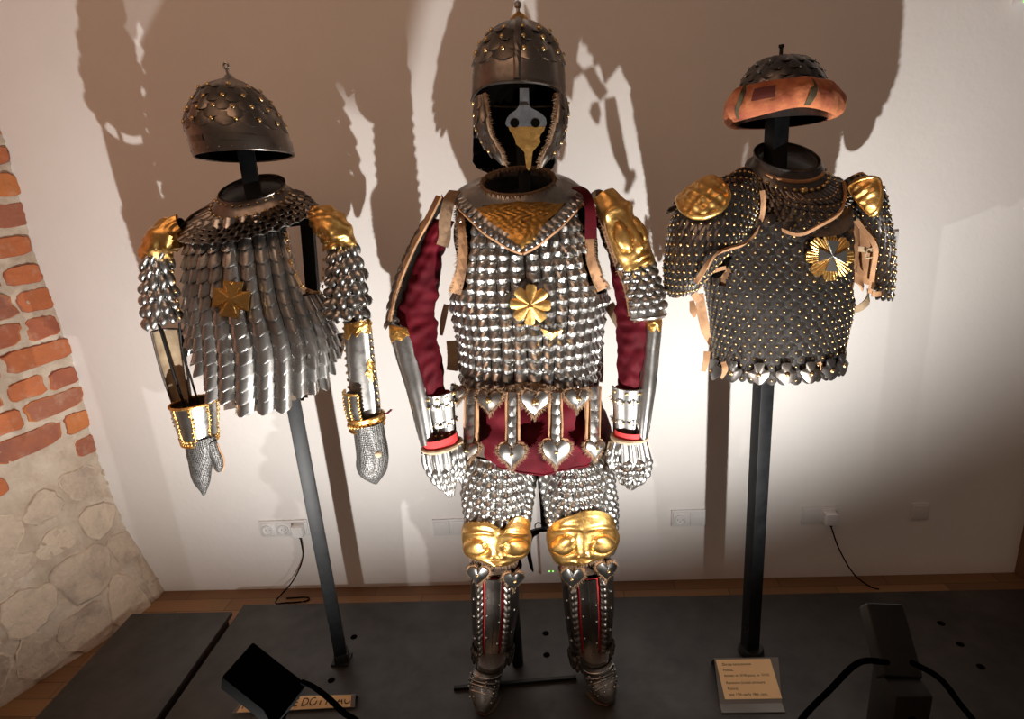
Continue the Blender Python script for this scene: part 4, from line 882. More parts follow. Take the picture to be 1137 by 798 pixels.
# velvet garment
def wrinkle(S, t0, t1, nt, nu, amp, k, off=0.0, uspan=math.pi):
    t_ = np.linspace(t0, t1, nt); u = np.linspace(-uspan, uspan, nu); tt, uu = np.meshgrid(t_, u, indexing='ij')
    o = 0
    for q in range(9):
        f = k*6.3*nrg.uniform(.45, 2.2); m_ = nrg.uniform(1.5, 7); w_ = np.sin(f*tt+m_*np.sin(uu+nrg.uniform(0, 6))+nrg.uniform(0, 6)); o = o+amp*.9*np.sign(w_)*np.abs(w_)**1.5*(k*6.3/f)**.7*np.clip(.5+np.sin(2*uu+7*tt+nrg.uniform(0, 6)), 0, 1)
    P = S.P(tt, uu); N = S.frame(tt, uu)[3]; return P+(o+off)[..., None]*N
t = thing('velvet_tunic', 'crimson velvet tunic under the centre suit', 'tunic', (-.075, YC, .95)); t_v = t
B = loft_px([(516, 405, 660, 400, .12), (520, 440, 664, 436, .13), (522, 462, 671, 457, .15), (524, 484, 677, 478, .155), (528, 496, 674, 490, .155), (534, 501, 666, 497, .15)], YC)
mb = MB(); Pw = wrinkle(B, 0, 1, 40, 90, .0028, 2.5); u = np.linspace(-math.pi, math.pi, 90); fold = .003*np.sin(u*9+1)+.002*np.sin(u*17); Pw += (np.linspace(0, 1, 40)[:, None]*fold)[..., None]*B.frame(np.linspace(0, 1, 40)[:, None]+0*u, u+np.zeros((40, 1)))[3]
mb.grid(Pw); mb.add(np.vstack([Pw[-1], Pw[-1].mean(0)]), [(i, i+1, 90) for i in range(89)]); tube(mb, Pw[-1], .0035, 7); mb.build('skirt', M['velvet'], t, smooth=0 or 80)
T = loft_px([(522, 218, 640, 215, .075), (508, 240, 655, 236, .09), (510, 300, 664, 295, .11), (514, 360, 660, 352, .11), (518, 412, 656, 408, .11)], YC)
mb = MB(); mb.grid(wrinkle(T, 0.05, 1, 30, 50, .001, 2)); mb.build('bodice', M['void'], t)
AL = loft_px([(494, 226, 516, 222, .045, 1.72), (480, 246, 502, 250, .05, 1.71), (466, 280, 492, 281, .05, 1.70), (452, 318, 487, 318, .05, 1.69), (443, 350, 483, 350, .05, 1.68), (450, 376, 485, 372, .047, 1.665), (464, 405, 490, 400, .042, 1.65), (475, 440, 494, 436, .036, 1.64)], 1.7)
mb = MB(); mb.grid(wrinkle(AL, .10, 1, 90, 50, .0020, 8)); mb.build('sleeve', M['velvet'], t, smooth=80)
AR = loft_px([(645, 224, 668, 226, .045, 1.72), (662, 250, 686, 246, .05, 1.71), (676, 290, 706, 284, .05, 1.70), (682, 322, 718, 316, .05, 1.69), (684, 350, 727, 345, .05, 1.68), (685, 376, 724, 373, .047, 1.665), (685.5, 402, 716, 400, .042, 1.65), (686, 436, 711, 434, .036, 1.64)], 1.7)
mb = MB(); mb.grid(wrinkle(AR, .05, 1, 90, 50, .0020, 8)); mb.build('sleeve', M['velvet'], t, smooth=80)

# shoulder pieces
t = thing('shoulder_guard', 'scaled shoulder guard seen edge-on, centre suit arm nearer the left suit', 'shoulder armour', at(470, 270, Y=1.7))
K = loft_px([(492, 220, 508, 214, .06, 1.72), (480, 236, 495, 240, .062, 1.71), (463, 264, 485, 272, .064, 1.71), (449, 294, 478, 302, .064, 1.70), (438, 326, 470, 332, .062, 1.69), (432, 356, 462, 360, .060, 1.68)], 1.7)
mb = MB(); shell(mb, K, 0.0, 1, -2.6, -.62, 20, 20, -.003, 1); scales(mb, K, 12, 7, .18, 1.02, -2.6, -.80, T_DOME, 1.5, 1.05, .14, True, jit=.05); mb.build('guard_scales', [M['steel_dark'], M['leather_dark']], t)
mb = MB(); tt = np.linspace(0.02, .98, 18); P = K.P(tt, np.full(18, -.70), .003); strap(mb, P, (.7, -.7, 0), [.024, .024, .02, .012, .012], .006); mb.build('leather_edge', M['leather'], t)
mb = MB(); fringe(mb, P[8:], (.6, -.6, -.4), .011, 200); mb.build('edge_fringe', M['fringe'], t)
t = thing('shoulder_guard', 'scaled shoulder guard with gilt face mask, centre suit arm nearer the right suit', 'shoulder armour', at(690, 270, Y=1.7))
K = loft_px([(653, 222, 672, 214, .055, 1.72), (664, 240, 690, 230, .06, 1.70), (672, 268, 704, 256, .064, 1.69), (682, 294, 718, 284, .066, 1.69), (692, 320, 728, 314, .066, 1.68), (697, 352, 735.5, 348, .064, 1.67)], 1.7)
mb = MB(); shell(mb, K, 0.0, .98, -.9, 2.8, 20, 26, -.003, 1); scales(mb, K, 8, 6, .45, .93, -.75, 2.4, T_DOME, 1.5, 1.05, .14, True, jit=.05); mb.build('guard_scales', [M['steel'], M['leather_dark']], t)
mb = MB(); shell(mb, K, .86, 1.0, -.9, 2.6, 6, 24, .008); tube(mb, K.P(np.full(24, 1.), np.linspace(-.9, 2.6, 24), .008), .004, 6); mb.build('elbow_plate', M['steel_bright'], t)
mb = MB(); tt = np.linspace(0.1, .98, 20); P = K.P(tt, np.full(20, -.88), .003); strap(mb, P, (.8, -.6, 0), [.014, .012, .018, .02, .02], .006); mb.build('leather_edge', M['leather'], t)
mb = MB(); fringe(mb, P, (-.8, -.5, -.4), .013, 260); Q = K.P(np.full(20, 1.0), np.linspace(-.9, 1.5, 20), .003); fringe(mb, Q, (0, -.3, -1), .010, 160); mb.build('edge_fringe', M['fringe'], t)
mb = MB(); relief(mb, K, .06, .60, -.55, 1.5, 44, 40, lambda x, y: face(x*.95, y*.95)*1.1, 0, .012, .04); mb.build('gilt_mask', M['gold'], t)

# forearms
def forearm(label, rings, cuff, u0, u1, cap_px, cap_out, us, side):
    t = thing('vambrace', label, 'forearm guard', at(rings[2][0], rings[2][1], Y=1.66))
    K = loft_px(rings, 1.66); mb = MB(); shell(mb, K, 0, 1, u0, u1, 24, 30); shell(mb, K, 0, 1, u0, u1, 24, 30, .0035)
    for s in (u0, u1): tube(mb, K.P(np.linspace(0, 1, 20), np.full(20, s), .002), .003, 6)
    tube(mb, K.P(np.full(20, .0), np.linspace(u0, u1, 20), .002), .003, 6)
    tube(mb, K.P(np.linspace(.08, .95, 20), np.full(20, (u0+u1)/2), .0035), .0022, 6); mb.build('plate', M['steel'], t)
    mb = MB(); patch(mb, K, cap_px, cap_out, lambda x, y, r: .003*(1-r)+.0012*math.sin(x)*math.sin(y), 6, .004, 0, 2, .002); mb.build('gilt_mount', M['gold_dark'], t)
    Q = loft_px(cuff, 1.63, flat=.85); mb = MB(); 
    for k in range(len(us)-1):
        a, b = us[k]+.03, us[k+1]-.03; shell(mb, Q, 0, 1, a, b, 5, 6, .0); shell(mb, Q, 0, 1, a, b, 5, 6, .004)
        for s in (a, b): tube(mb, Q.P(np.linspace(0, 1, 6), np.full(6, s), .002), .0026, 5)
        for tt in (0, 1): tube(mb, Q.P(np.full(8, float(tt)), np.linspace(a, b, 8), .002), .0026, 5)
        # engraved hinge mounts
        for tt in (.24, .66):
            for q in (-.20, .20):
                uu = (b if q < 0 else a)+q*.5; P, X, D, N, _, _ = Q.frame(tt, uu)
                G = [[P+X*r*.0075*math.cos(g)*(1+.25*math.cos(4*g))+D*r*.0075*math.sin(g)*(1+.25*math.cos(4*g))+N*(.004+z) for g in np.linspace(0, 2*math.pi, 20, endpoint=False)] for r, z in ((1, .0), (.95, .0022), (.5, .003), (.01, .0032))]
                mb.grid(np.array(G), 0, True)
        for tt in (.07, .93):
            P, X, D, N, _, _ = Q.frame(tt, (a+b)/2); rivet(mb, P+N*.004, N, .005, .003, 1)
    for tt in (.24, .66):
        for k in range(len(us)): P, X, D, N, _, _ = Q.frame(tt, us[k]); tube(mb, [P+N*.006-D*.008, P+N*.006+D*.008], .0032, 6, 0); rivet(mb, P+N*.008+X*.012, N, .003, .003, 1); rivet(mb, P+N*.008-X*.012, N, .003, .003, 1)
    mb.build('hinged_cuff', [M['steel'], M['brass']], t)
    mb = MB(); shell(mb, Q, .02, 1.05, nt=8, nu=36, off=-.006); mb.build('cuff_lining', M['red'], t)
    return t
forearm('plain steel forearm guard with hinged cuff, centre suit arm nearer the left suit', [(433, 358, 462, 364, .045, 1.67), (435, 372, 467, 378, .046, 1.665), (440, 392, 470, 394, .045, 1.66), (452, 430, 476, 432, .042, 1.64), (463, 470, 482, 470, .04, 1.625), (469, 491, 484, 487, .04, 1.62)],
        [(474, 438, 502, 433), (476, 452, 503, 448), (480, 470, 504, 466), (483, 485, 505, 481)], -2.6, .9, (441, 366), [(434, 360), (441, 359), (450, 362), (458, 368), (460, 375), (452, 372), (446, 378), (440, 376), (437, 382), (435, 374)], np.linspace(-1.1, 1.7, 5), -1)
forearm('plain steel forearm guard with hinged cuff, centre suit arm nearer the right suit', [(714, 356, 733.5, 348, .045, 1.67), (713, 372, 733, 366, .046, 1.665), (711, 392, 731, 388, .045, 1.66), (708, 430, 727, 428, .042, 1.64), (706, 460, 722, 459, .04, 1.625), (705, 482, 718, 482, .04, 1.62)],
        [(681, 428, 712, 430), (681, 445, 712, 446), (682, 465, 711, 466), (682, 481, 711, 482)], -.9, 2.6, (727, 358), [(718, 356), (725, 354), (732, 352), (733, 360), (731, 368), (728, 364), (724, 369), (720, 363)], np.linspace(-1.5, 1.2, 4), 1)
# gauntlets
def gauntlet(label, wrist, palm, thumb, rows, cols, u0, u1, trows, loc):
    t = thing('gauntlet', label, 'glove', loc)
    Q = loft_px(wrist, 1.61, flat=.8); mb = MB(); shell(mb, Q, nt=8, nu=30); mb.build('wrist_lining', M['red'], t)
    mb = MB(); tube(mb, Q.P(np.full(30, .86), np.linspace(-math.pi, math.pi, 30), .004), .0065, 8); mb.build('wrist_band', M['hide'], t)
    Pm = loft_px(palm, 1.60, flat=.62); mb = MB(); shell(mb, Pm, nt=20, nu=32, cap1=True, cap0=True, off=-.002)
    Tm = loft_px(thumb, 1.595, flat=.8); shell(mb, Tm, nt=14, nu=20, cap1=True, cap0=True, off=-.001)
    for s in (-1.62, 1.62): tube(mb, Pm.P(np.linspace(.1, 1, 20), np.full(20, s), .002), .004, 6)
    tube(mb, Tm.P(np.linspace(.0, 1, 12), np.full(12, 1.5 if thumb[0][0] > palm[0][0]+10 else -1.5), .001), .003, 6); mb.build('leather_glove', M['hide'], t)
    mb = MB()
    scales(mb, Pm, 1, cols+1, .02, .36, u0, u1, T_SHINGLE, 1.1, .98, .10, False, jit=.03)
    scales(mb, Pm, rows, cols, .30, .98, u0, u1, T_DOME, 1.45, 1.03, .14, False, jit=.04, off=.001)
    scales(mb, Tm, trows, 2, .05, .98, -1.2, 1.2, T_DOME, 1.45, 1.05, .14, False, jit=.04); mb.build('finger_scales', M['steel'], t)
    mb = MB()
    for i in range(12): P, X, D, N, _, _ = Pm.frame(.03, -1.3+2.6*i/11); rivet(mb, P+N*.004, N, .0022)
    mb.build('glove_rivets', M['steel'], t)
gauntlet('scaled gauntlet with thumb apart on the centre suit arm nearer the left suit', [(469, 487, 507, 479), (470, 493, 509, 486), (472, 499, 511, 492)],
         [(469, 500, 505, 493), (471, 510, 507, 506), (477, 522, 506, 519), (484, 533, 505, 531), (492, 542, 504, 541), (497, 547, 503, 547)],
         [(500, 493, 513, 490), (504, 505, 516, 502), (506, 518, 516.5, 516), (507, 528, 515, 527), (509, 532, 514, 532)], 4, 4, -1.45, 1.45, 4, at(490, 490, Y=1.6))
gauntlet('scaled gauntlet with pointed leather tip on the centre suit arm nearer the right suit', [(683, 476, 716, 478), (682, 481, 716, 483), (681, 486, 716, 487)],
         [(683, 487, 717, 487), (684, 500, 719, 499), (684, 513, 720.5, 512), (686, 524, 719, 523), (690, 533, 712, 532), (697, 539, 703, 539.5)],
         [(677, 490, 690, 484), (675, 500, 688, 499), (675, 509, 685, 510), (677, 517, 684, 518)], 5, 4, -1.45, 1.45, 3, at(700, 490, Y=1.6))

# legs
LL = [(514, 470, 592, 470, None, 1.71), (514, 500, 594, 503, None, 1.71), (514, 540, 592, 544, None, 1.705), (517, 575, 588, 577, None, 1.70), (519, 605, 584, 605, None, 1.695), (524, 640, 576, 640, None, 1.69), (524.5, 668, 575, 668, None, 1.685), (526, 700, 570, 700, None, 1.68), (529, 733, 564, 735, None, 1.67)]
LR = [(598, 470, 676, 470, None, 1.71), (598, 503, 677, 500, None, 1.71), (602, 545, 682, 540, None, 1.705), (609, 580, 685, 575, None, 1.70), (613, 605, 683, 602, None, 1.695), (624, 640, 680, 637, None, 1.69), (626.5, 668, 680.5, 664, None, 1.685), (631, 700, 679, 694, None, 1.68), (637, 732, 677, 720, None, 1.67)]
def leg(rings, side, mask_px, mask_out, hearts, word):
    K = loft_px(rings, 1.7, flat=.92)
    def tat(y): 
        tt = np.linspace(0, 1, 400); return tt[np.argmin(np.abs(project(K.k(tt)[:, :3])[:, 1]-y))]
    t = thing('cuisse', 'steel scale thigh armour with gilt face knee, centre suit leg nearer the %s suit' % word, 'leg armour', K.k(tat(560))[:3])
    mb = MB(); shell(mb, K, 0, tat(625), nt=20, nu=48, off=-.012); mb.build('leather_backing', M['leather_dark'], t)
    mb = MB(); scales(mb, K, 11, 14, tat(497), tat(606), -2.2, 2.2, T_DOME, 1.3, 1.05, .08, True, jit=.05, off=-.008); mb.build('thigh_scales', M['steel_bright'], t)
    O = np.array(mask_out, float); cx, cy = mask_px; sx = (O[:, 0].max()-O[:, 0].min())/2; sy = (O[:, 1].max()-O[:, 1].min())/2
    mb = MB(); patch(mb, K, mask_px, mask_out, lambda x, y, r: face(x/sx, y/sy)*.9*min(1, (1-r)*6+.15), 34, .012, 0, 7, .003, True); mask_o = mb.build('knee_mask', M['gold'], t)
    mb = MB(); P = onpx(K, [p for p in mask_out if p[1] > cy+sy*.55], .012); 
    fringe(mb, P, (0, -.3, -1), .014, 110); mb.build('mask_fringe', M['fringe'], t)
    for i, (hx, hy, r, leaf) in enumerate(hearts):
        O = heart(hx, hy, r, 1.2); mb = MB(); patch(mb, K, (hx, hy-.5), [(hx+(x-hx)*1.2, hy+(y-hy)*1.2) for x, y in O], None, 4, .010, 1, 1, .003); patch(mb, K, (hx, hy-.5), O, lambda x, y, rr: .006*(1-rr*rr), 7, .017, 0, 1, .002)
        o = mb.build('heart_stud', [M[leaf], M['leather']], t)
        mb = MB(); P = onpx(K, [(hx+(x-hx)*1.15, hy+(y-hy)*1.15) for x, y in O], .012); cc = onpx(K, [(hx, hy-1)], .012)[0]; fringe(mb, P, nrm(P-cc)+np.array([0, -.15, -.4]), .013, 190); mb.build('fringe', M['fringe'], o)
        mb = MB(); h = K.hit(hx, hy); rivet(mb, K.P(*h)+K.N(*h)*.025, K.N(*h), .006); mb.build('stud', M['brass'], o)
    # greave
    g0, g1 = tat(628), tat(722)
    t = thing('greave', 'dark splinted shin armour with red strips, centre suit leg nearer the %s suit' % word, 'leg armour', K.k(tat(690))[:3])
    mb = MB(); shell(mb, K, g0, tat(734), nt=16, nu=44, off=-.005); mb.build('cloth_lining', M['red'], t)
    mb = MB()
    for a, b in ((-2.2, -.80), (-.30, .30), (.80, 2.2)):
        shell(mb, K, g0, g1, a, b, 14, 12, -.001); shell(mb, K, g0, g1, a, b, 14, 12, .004)
        tube(mb, K.P(np.linspace(g0, g1, 14), np.full(14, a), .002), .003, 6); tube(mb, K.P(np.linspace(g0, g1, 14), np.full(14, b), .002), .003, 6)
    tube(mb, K.P(np.linspace(g0, g1, 14), np.full(14, 0.), .003), .003, 6); mb.build('splint', M['steel_dark'], t)
    mb = MB()
    for s in (-.61, .61): scales(mb, K, 14, 1, g0, g1, s-.15, s+.15, T_DOME, 1.6, 1.05, .15, False, jit=.03, off=.001)
    scales(mb, K, 2, 13, tat(713), tat(726), -1.9, 1.9, T_DOME, 1.5, 1.05, .14, True, jit=.05, off=.006); mb.build('scale_strip', M['steel_dark'], t)
    mb = MB()
    for f in (.25, .45, .72):
        for s in (-.95, -.25, .25, .95): P, X, D, N, _, _ = K.frame(g0+(g1-g0)*(f+.04*math.sin(s*5)), s); rivet(mb, P+N*.005, N, .0042)
    mb.build('splint_rivets', M['steel_bright'], t)
    mb = MB(); Q = K.P(np.full(40, tat(729)), np.linspace(-math.pi, math.pi, 40), .001); shell(mb, K, tat(727), 1, nt=6, nu=40, off=.0); fringe(mb, Q, (0, -.4, -1), .008, 160); mb.build('ankle_cuff', M['hide'], t)
    return K
KL = leg(LL, -1, (551, 599), [(518, 585), (522, 578), (531, 577), (543, 577), (551, 581), (558, 586), (563, 578), (571, 572), (580, 573), (585, 579), (584, 588), (587, 597), (586, 606), (581, 613), (572, 619), (560, 624), (548, 624), (535, 620), (524, 616), (518, 608), (517, 596)],
         [(534, 634, 9.5, 'steel'), (567, 640, 9, 'steel')], 'left')
KR = leg(LR, 1, (648, 596), [(612, 590), (616, 580), (626, 573), (638, 569), (650, 565), (663, 565), (672, 569), (678, 576), (680, 585), (683, 596), (681, 604), (676, 611), (667, 617), (656, 620), (645, 624), (633, 624), (621, 621), (616, 613), (612, 602)],
         [(638, 636, 10, 'steel'), (670, 629, 9, 'steel_bright')], 'right')
def sabaton(word, rings):
    """rings: px of the centre, height of the centre, half width, half height"""
    cs = [at(x, y, Z=PLAT_Z+z) for x, y, z, w, h in rings]; d = nrm((cs[-1]-cs[1])*[1, 1, 0]); A = np.cross(d, (0, 0, 1.)); A = A if A[0] > 0 else -A
    S = Loft(cs, [A]*len(cs), [r[3] for r in rings], [r[4] for r in rings], 2.3)
    t = thing('sabaton', 'plated steel shoe standing on the platform, the one nearer the %s suit' % word, 'shoe', cs[3])
    mb = MB(); shell(mb, S, 0, 1, nt=30, nu=40, cap1=True, cap0=True)
    for tt in (.26, .42, .58, .74):
        u = np.linspace(-1.5, 1.5, 24); shell(mb, S, tt-.10, tt, -1.6, 1.6, 5, 24, .003); tube(mb, S.P(np.full(24, tt), u, .003), .0022, 6)
    
    for tt in (.36, .5, .66, .82):
        for u in (-1.15, -.45, .45, 1.15): P, X, D, N, _, _ = S.frame(tt, u); rivet(mb, P+N*.003, N, .0038)
    mb.build('foot_plates', M['steel_bright'], t)
    tt = np.linspace(.55, 1, 24); mb = MB(); P1 = S.P(tt, np.full(24, -2.0), .0); P2 = S.P(tt, np.full(24, 2.0), .0)
    c = np.concatenate([P1, P2[::-1]]); c[:, 2] = PLAT_Z+.004; tube(mb, c, .004, 6); n = len(c); q = c.copy(); q[:, 2] = PLAT_Z+.001
    mb.add(np.vstack([c, c.mean(0)]), [(i, (i+1) % n, n) for i in range(n)]); mb.build('sole', M['leather_dark'], t)
sabaton('left', [(547, 731, .14, .040, .052), (545, 738, .115, .042, .050), (541, 748, .085, .045, .055), (538, 760, .055, .046, .050), (536, 772, .040, .042, .037), (535, 782, .026, .032, .024), (534, 790, .014, .015, .012)])
sabaton('right', [(659, 724, .14, .042, .052), (660, 731, .115, .044, .050), (663, 741, .085, .047, .055), (667, 752, .055, .047, .050), (671, 763, .040, .042, .037), (675, 772, .026, .032, .024), (678, 779, .014, .015, .012)])
# ------------------------------------------------------------------ RIGHT SUIT
YR = 1.75
t = thing('armour_stand', 'black square pole stand carrying the right suit of armour', 'stand', (.595, 1.76, PLAT_Z))
square_pole(.592, 1.765, PLAT_Z, 1.83, .044, .28).build('pole', M['polegrey'], t, smooth=30)
mb = MB(); G = [[(.595+r*math.cos(a), 1.76+r*math.sin(a), PLAT_Z+z) for a in np.linspace(0, 2*math.pi, 24, endpoint=False)] for r, z in ((.0, .022), (.036, .022), (.040, .016), (.042, 0))]; mb.grid(np.array(G), 0, True); mb.build('base_flange', M['blackpaint'], t)
mb = MB(); c = at(827, 698, Y=1.745); tube(mb, [c, c+[.02, .01, 0]], .006, 8); mb.build('clamp_screw', M['blackpaint'], t)
a, b = at(770, 240, Y=1.765), at(958, 238, Y=1.765); mb = MB(); box(mb, (a+b)/2, (np.linalg.norm(b-a), .03, .04), .003, 0, np.array([nrm(b-a), (0, 1, 0), nrm(np.cross(nrm(b-a), (0, 1, 0)))])); mb.build('shoulder_bar', M['blackpaint'], t, smooth=30)
# helmet with padded brim
S = loft_px([(858, 64.5, 876, 64), (848, 67, 888, 65.5), (836, 75, 901, 73), (828, 86, 909, 83), (824, 96, 913, 93), (822, 110, 915, 108), (821, 138, 915, 134)], YR, tilt=-5)
t = thing('padded_helmet', 'dark scaled helmet with rust red padded brim over the right suit', 'helmet', at(867, 138, Y=YR))
mb = MB(); shell(mb, S, 0, 1, nt=20, nu=48, cap0=True); mb.build('skull', M['steel_black'], t)
mb = MB(); shell(mb, S, .05, 1, nt=18, nu=48, off=-.006); mb.build('lining', M['void'], t)
mb = MB(); scales(mb, S, 5, 14, .0, .55, -math.pi, math.pi, T_FLAT, 1.7, 1.1, .08, jit=.03)
for tt in (.16, .3):
    for i in range(12): u = -3+.5*i+tt*2; P, X, D, N, _, _ = S.frame(tt, u); rivet(mb, P+N*.006, N, .003, None, 1)
mb.build('scales', [M['steel_black'], M['steel']], t)
a = (S.P(0., 0.)+S.P(0., math.pi))/2
mb = MB(); tube(mb, [a-[0, 0, .003], a+[0, 0, .022], a+[0, 0, .024], a+[0, 0, .030], a+[0, 0, .031]], [.0045, .0045, .007, .007, .002], 10); mb.build('finial_pin', M['blackpaint'], t)
th = np.linspace(-math.pi, math.pi, 90); rowsG = []
mid = loft_px([(822, 99, 914, 95), (817, 109, 919, 106), (813, 120, 922, 117), (811, 130, 923, 127), (814, 138, 922, 133)], YR, tilt=-6)
for q in np.linspace(0, 2*math.pi, 26):
    row = []
    for u in th:
        zt = .5-.5*math.cos(q); rad = math.sin(q)
        top = .014*math.cos(u)**2*(1 if abs(u) < 1.6 else .4)
        tt = np.clip(.02+.96*zt, 0, 1); P, X, D, N, _, _ = mid.frame(float(tt), u)
        lump_ = .004*math.sin(5*u+1)+.003*math.sin(9*u+tt*4)+.0025*math.sin(23*u)*math.sin(tt*9)
        row.append(P+N*((.018+lump_)*max(0, rad)*1.1 if rad > 0 else .012*rad)+np.array([0, 0, (.012*math.exp(-(u/.55)**2)*zt)]))
    rowsG.append(row)
mb = MB(); mb.grid(np.array(rowsG)); mb.build('padded_brim', M['fur'], t, smooth=70)
for u in (-1.05, .12):
    mb = MB()
    tt = np.linspace(.03, .93, 14); P = np.array([mid.P(a_, u+.05*math.sin(a_*4), .023*math.sin(math.acos(np.clip(1-2*a_, -1, 1)))+.001) for a_ in tt])+np.array([[0, 0, .012*math.exp(-(u/.55)**2)*a_] for a_ in tt]); strap(mb, P, (1, 0, .1), .016, .004); mb.build('brim_braid', M['green_braid'], t)
mb = MB(); uu = np.linspace(-.78, -.42, 8); tt = np.linspace(.25, .62, 6); Pp = np.array([[mid.P(a_, u_, .0265*math.sin(math.acos(1-2*a_))+.001)+np.array([0, 0, .012*math.exp(-(u_/.55)**2)*a_]) for u_ in uu] for a_ in tt]); mb.grid(Pp); mb.grid(Pp*1+np.array([0, .003, 0])); mb.build('cloth_patch', M['fur_patch'], t)
mb = MB(); P = np.array([mid.P(.45, 1.5, .02)]*2)+[[0, 0, 0], [0, 0, .008]]; fringe(mb, P, (1, -.2, .1), .018, 26); mb.build('frayed_tuft', M['hide'], t)

# cuirass
S = loft_px([(806, 214, 938, 206, .075), (784, 240, 952, 230, .12), (778, 270, 957, 262, .13), (782, 310, 951, 306, .14), (789, 352, 943, 342, .14), (792, 385, 935, 378, .138), (794, 406, 934, 398, .138), (795, 428, 933, 420, .138)], YR, 2.15)
t = thing('studded_cuirass', 'black scale cuirass with brass studs and sunburst cross on the right suit', 'cuirass', (.60, YR, 1.2)); t_cr = t
mb = MB(); shell(mb, S, .14, .90, nt=30, nu=60, off=-.014); mb.build('leather_backing', M['leather'], t)
def armr(t_, u):
    x, y = project(S.P(t_, u)); return not (((x-806)/26)**2+((y-292)/24)**2 < 1 and x < 812 or x > 948 and 238 < y < 335 or y < 254-abs(x-887)*.42 and abs(x-887) < 50)
mb = MB(); scales(mb, S, 24, 22, .06, .90, -1.75, 1.75, T_DISC, 1.6, 1.06, .16, True, armr, 0, 2, (.0036, .60, 1), jit=.03, off=-.006); mb.build('body_scales', [M['steel_black'], M['brass'], M['steel_bright']], t)
# pendants of the hem
for (px, py, w) in ((796, 411, 9), (815.5, 413, 10), (843, 415, 11), (872, 415, 11), (898, 414, 10.5), (919, 411, 9), (931, 406, 6)):
    O = [(px-w*.45, py-13), (px+w*.45, py-13), (px+w*.5, py-7), (px+w, py-4), (px+w*.92, py+1), (px+w*.55, py+6), (px, py+10.5), (px-w*.55, py+6), (px-w*.92, py+1), (px-w, py-4), (px-w*.5, py-7)]
    mb = MB(); patch(mb, S, (px, py-1), O, lambda x, y, r: .004*(1-r*r), 6, .010, 0, 4, .002, True); h = S.hit(px, py-1); rivet(mb, S.P(*h)+S.N(*h)*.017, S.N(*h), .0068, .006, 1); mb.build('hem_pendant', [M['steel_black' if px not in (843, 872, 898) else 'steel_dark'], M['brass']], t)
# sunburst with steel cross
cp = S.hit(921, 285); cn = nrm(S.N(*cp)+np.array([-.15, -.2, 0])); PL = Plane(S.P(*cp)+cn*.018, cn)
mb = MB(); patch(mb, PL, (921, 285), star(921, 285, 27, 8, .74, math.pi/2), lambda x, y, r: .004*(1-r)+.0016*abs(math.sin(20*math.atan2(y, x)))*min(1, r*2), 9, 0, 0, 8, .003); sun = mb.build('sunburst', M['gold'], t)
mb = MB(); O = []
for k in range(4):
    a_ = k*math.pi/2+.06
    for rr, q in ((.18, -math.pi/4), (.95, -.42), (.88, 0), (.95, .42)): O.append((922.5+18*rr*math.cos(a_+q), 284+19.5*rr*math.sin(a_+q)))
patch(mb, PL, (922.5, 284), O, lambda x, y, r: .004*(1-r)+.001*r, 6, .006, 0, 3, .003); mb.build('steel_cross', M['steel'], sun)
# collar
G = loft_px([(840, 172, 908, 176, .058), (838, 182, 912, 184, .064), (834, 194, 916, 194, .098), (833, 206, 933, 203, .138), (836, 224, 940, 218, .166), (838, 244, 940, 238, .175), (840, 264, 938, 258, .178), (846, 284, 932, 276, .176)], YR, tilt=[38, 38, 37, 34, 28, 20, 14, 10])
def cm(t_, u):
    x, y = project(G.P(t_, u)); return (abs(u) > 1.6 and t_ < .6) or (abs(u) <= 1.6 and y < 264-abs(x-887)*.42-max(0, abs(x-887)-30)*.8)
mb = MB(); shell(mb, G, .0, 1, nt=50, nu=100, off=.001, mask=cm); shell(mb, G, 0, .19, nt=8, nu=50, off=.005); P = G.P(np.full(60, 0.0), np.linspace(-math.pi, math.pi, 60), .003); tube(mb, P, .0035, 7); mb.build('collar_plate', M['steel_black'], t)
mb = MB(); shell(mb, G, .0, .5, nt=10, nu=50, off=-.003); mb.build('collar_lining', M['leather_dark'], t)
mb = MB(); scales(mb, G, 15, 22, .16, 1.0, -1.7, 1.6, T_DISC, 1.6, 1.08, .12, True, cm, 0, 2, (.0038, .60, 1), jit=.03, off=.003)
for tt, n in ((.145, 15),):
    for i in range(n): u = -1.6+3.2*i/(n-1); P, X, D, N, _, _ = G.frame(tt, u); rivet(mb, P+N*.006, N, .006 if i != 7 else .011, None, 1)
mb.build('collar_scales', [M['steel_black'], M['brass'], M['steel_bright']], t)
mb = MB(); P = onpx(G, [(838, 200), (843, 222), (845, 245), (864, 253), (887, 263), (908, 254), (929, 240), (935, 222), (933, 208)], .016); strap(mb, P, (.2, -.2, 1), .008, .006, smooth=40)
u = np.linspace(-.9, 1.1, 20); tube(mb, G.P(np.full(20, .08), u, .004), .0055, 7); mb.build('collar_edging', M['leather'], t)
# shoulder sleeves
def big_sleeve(label, rings, rows, cols, u0, u1, edge_px, mask, med_px, med_out, loc, inner):
    t = thing('shoulder_sleeve', label, 'shoulder armour', loc)
    K = loft_px(rings, 1.73); mb = MB(); shell(mb, K, 0.0, .98, u0-.5, u1+.5, 20, 34, -.013, mask=mask); mb.build('leather_lining', M['leather'], t)
    mb = MB(); scales(mb, K, rows, cols, .02, 1.0, u0, u1, T_DISC, 1.5, 1.06, .12, True, mask, 0, 2, (.0036, .60, 1), jit=.05, off=-.010); mb.build('sleeve_scales', [M['steel_black'], M['brass'], M['steel_bright']], t)
    mb = MB(); P = onpx(K, edge_px, .008); strap(mb, P, (.5, -.3, .5), .012, .006, smooth=36); mb.build('leather_edge', M['leather'], t)
    mb = MB(); patch(mb, K, med_px, med_out, lambda x, y, r: .016*(1-r*r)+.0032*math.sin(x*.42+1)*math.sin(y*.5+x*.12)*(r < .86)+(.003 if .86 < r < .97 else 0), 22, .010, 0, 3, .003, True); mb.build('gilt_medallion', M['gold'], t)
    return t, K
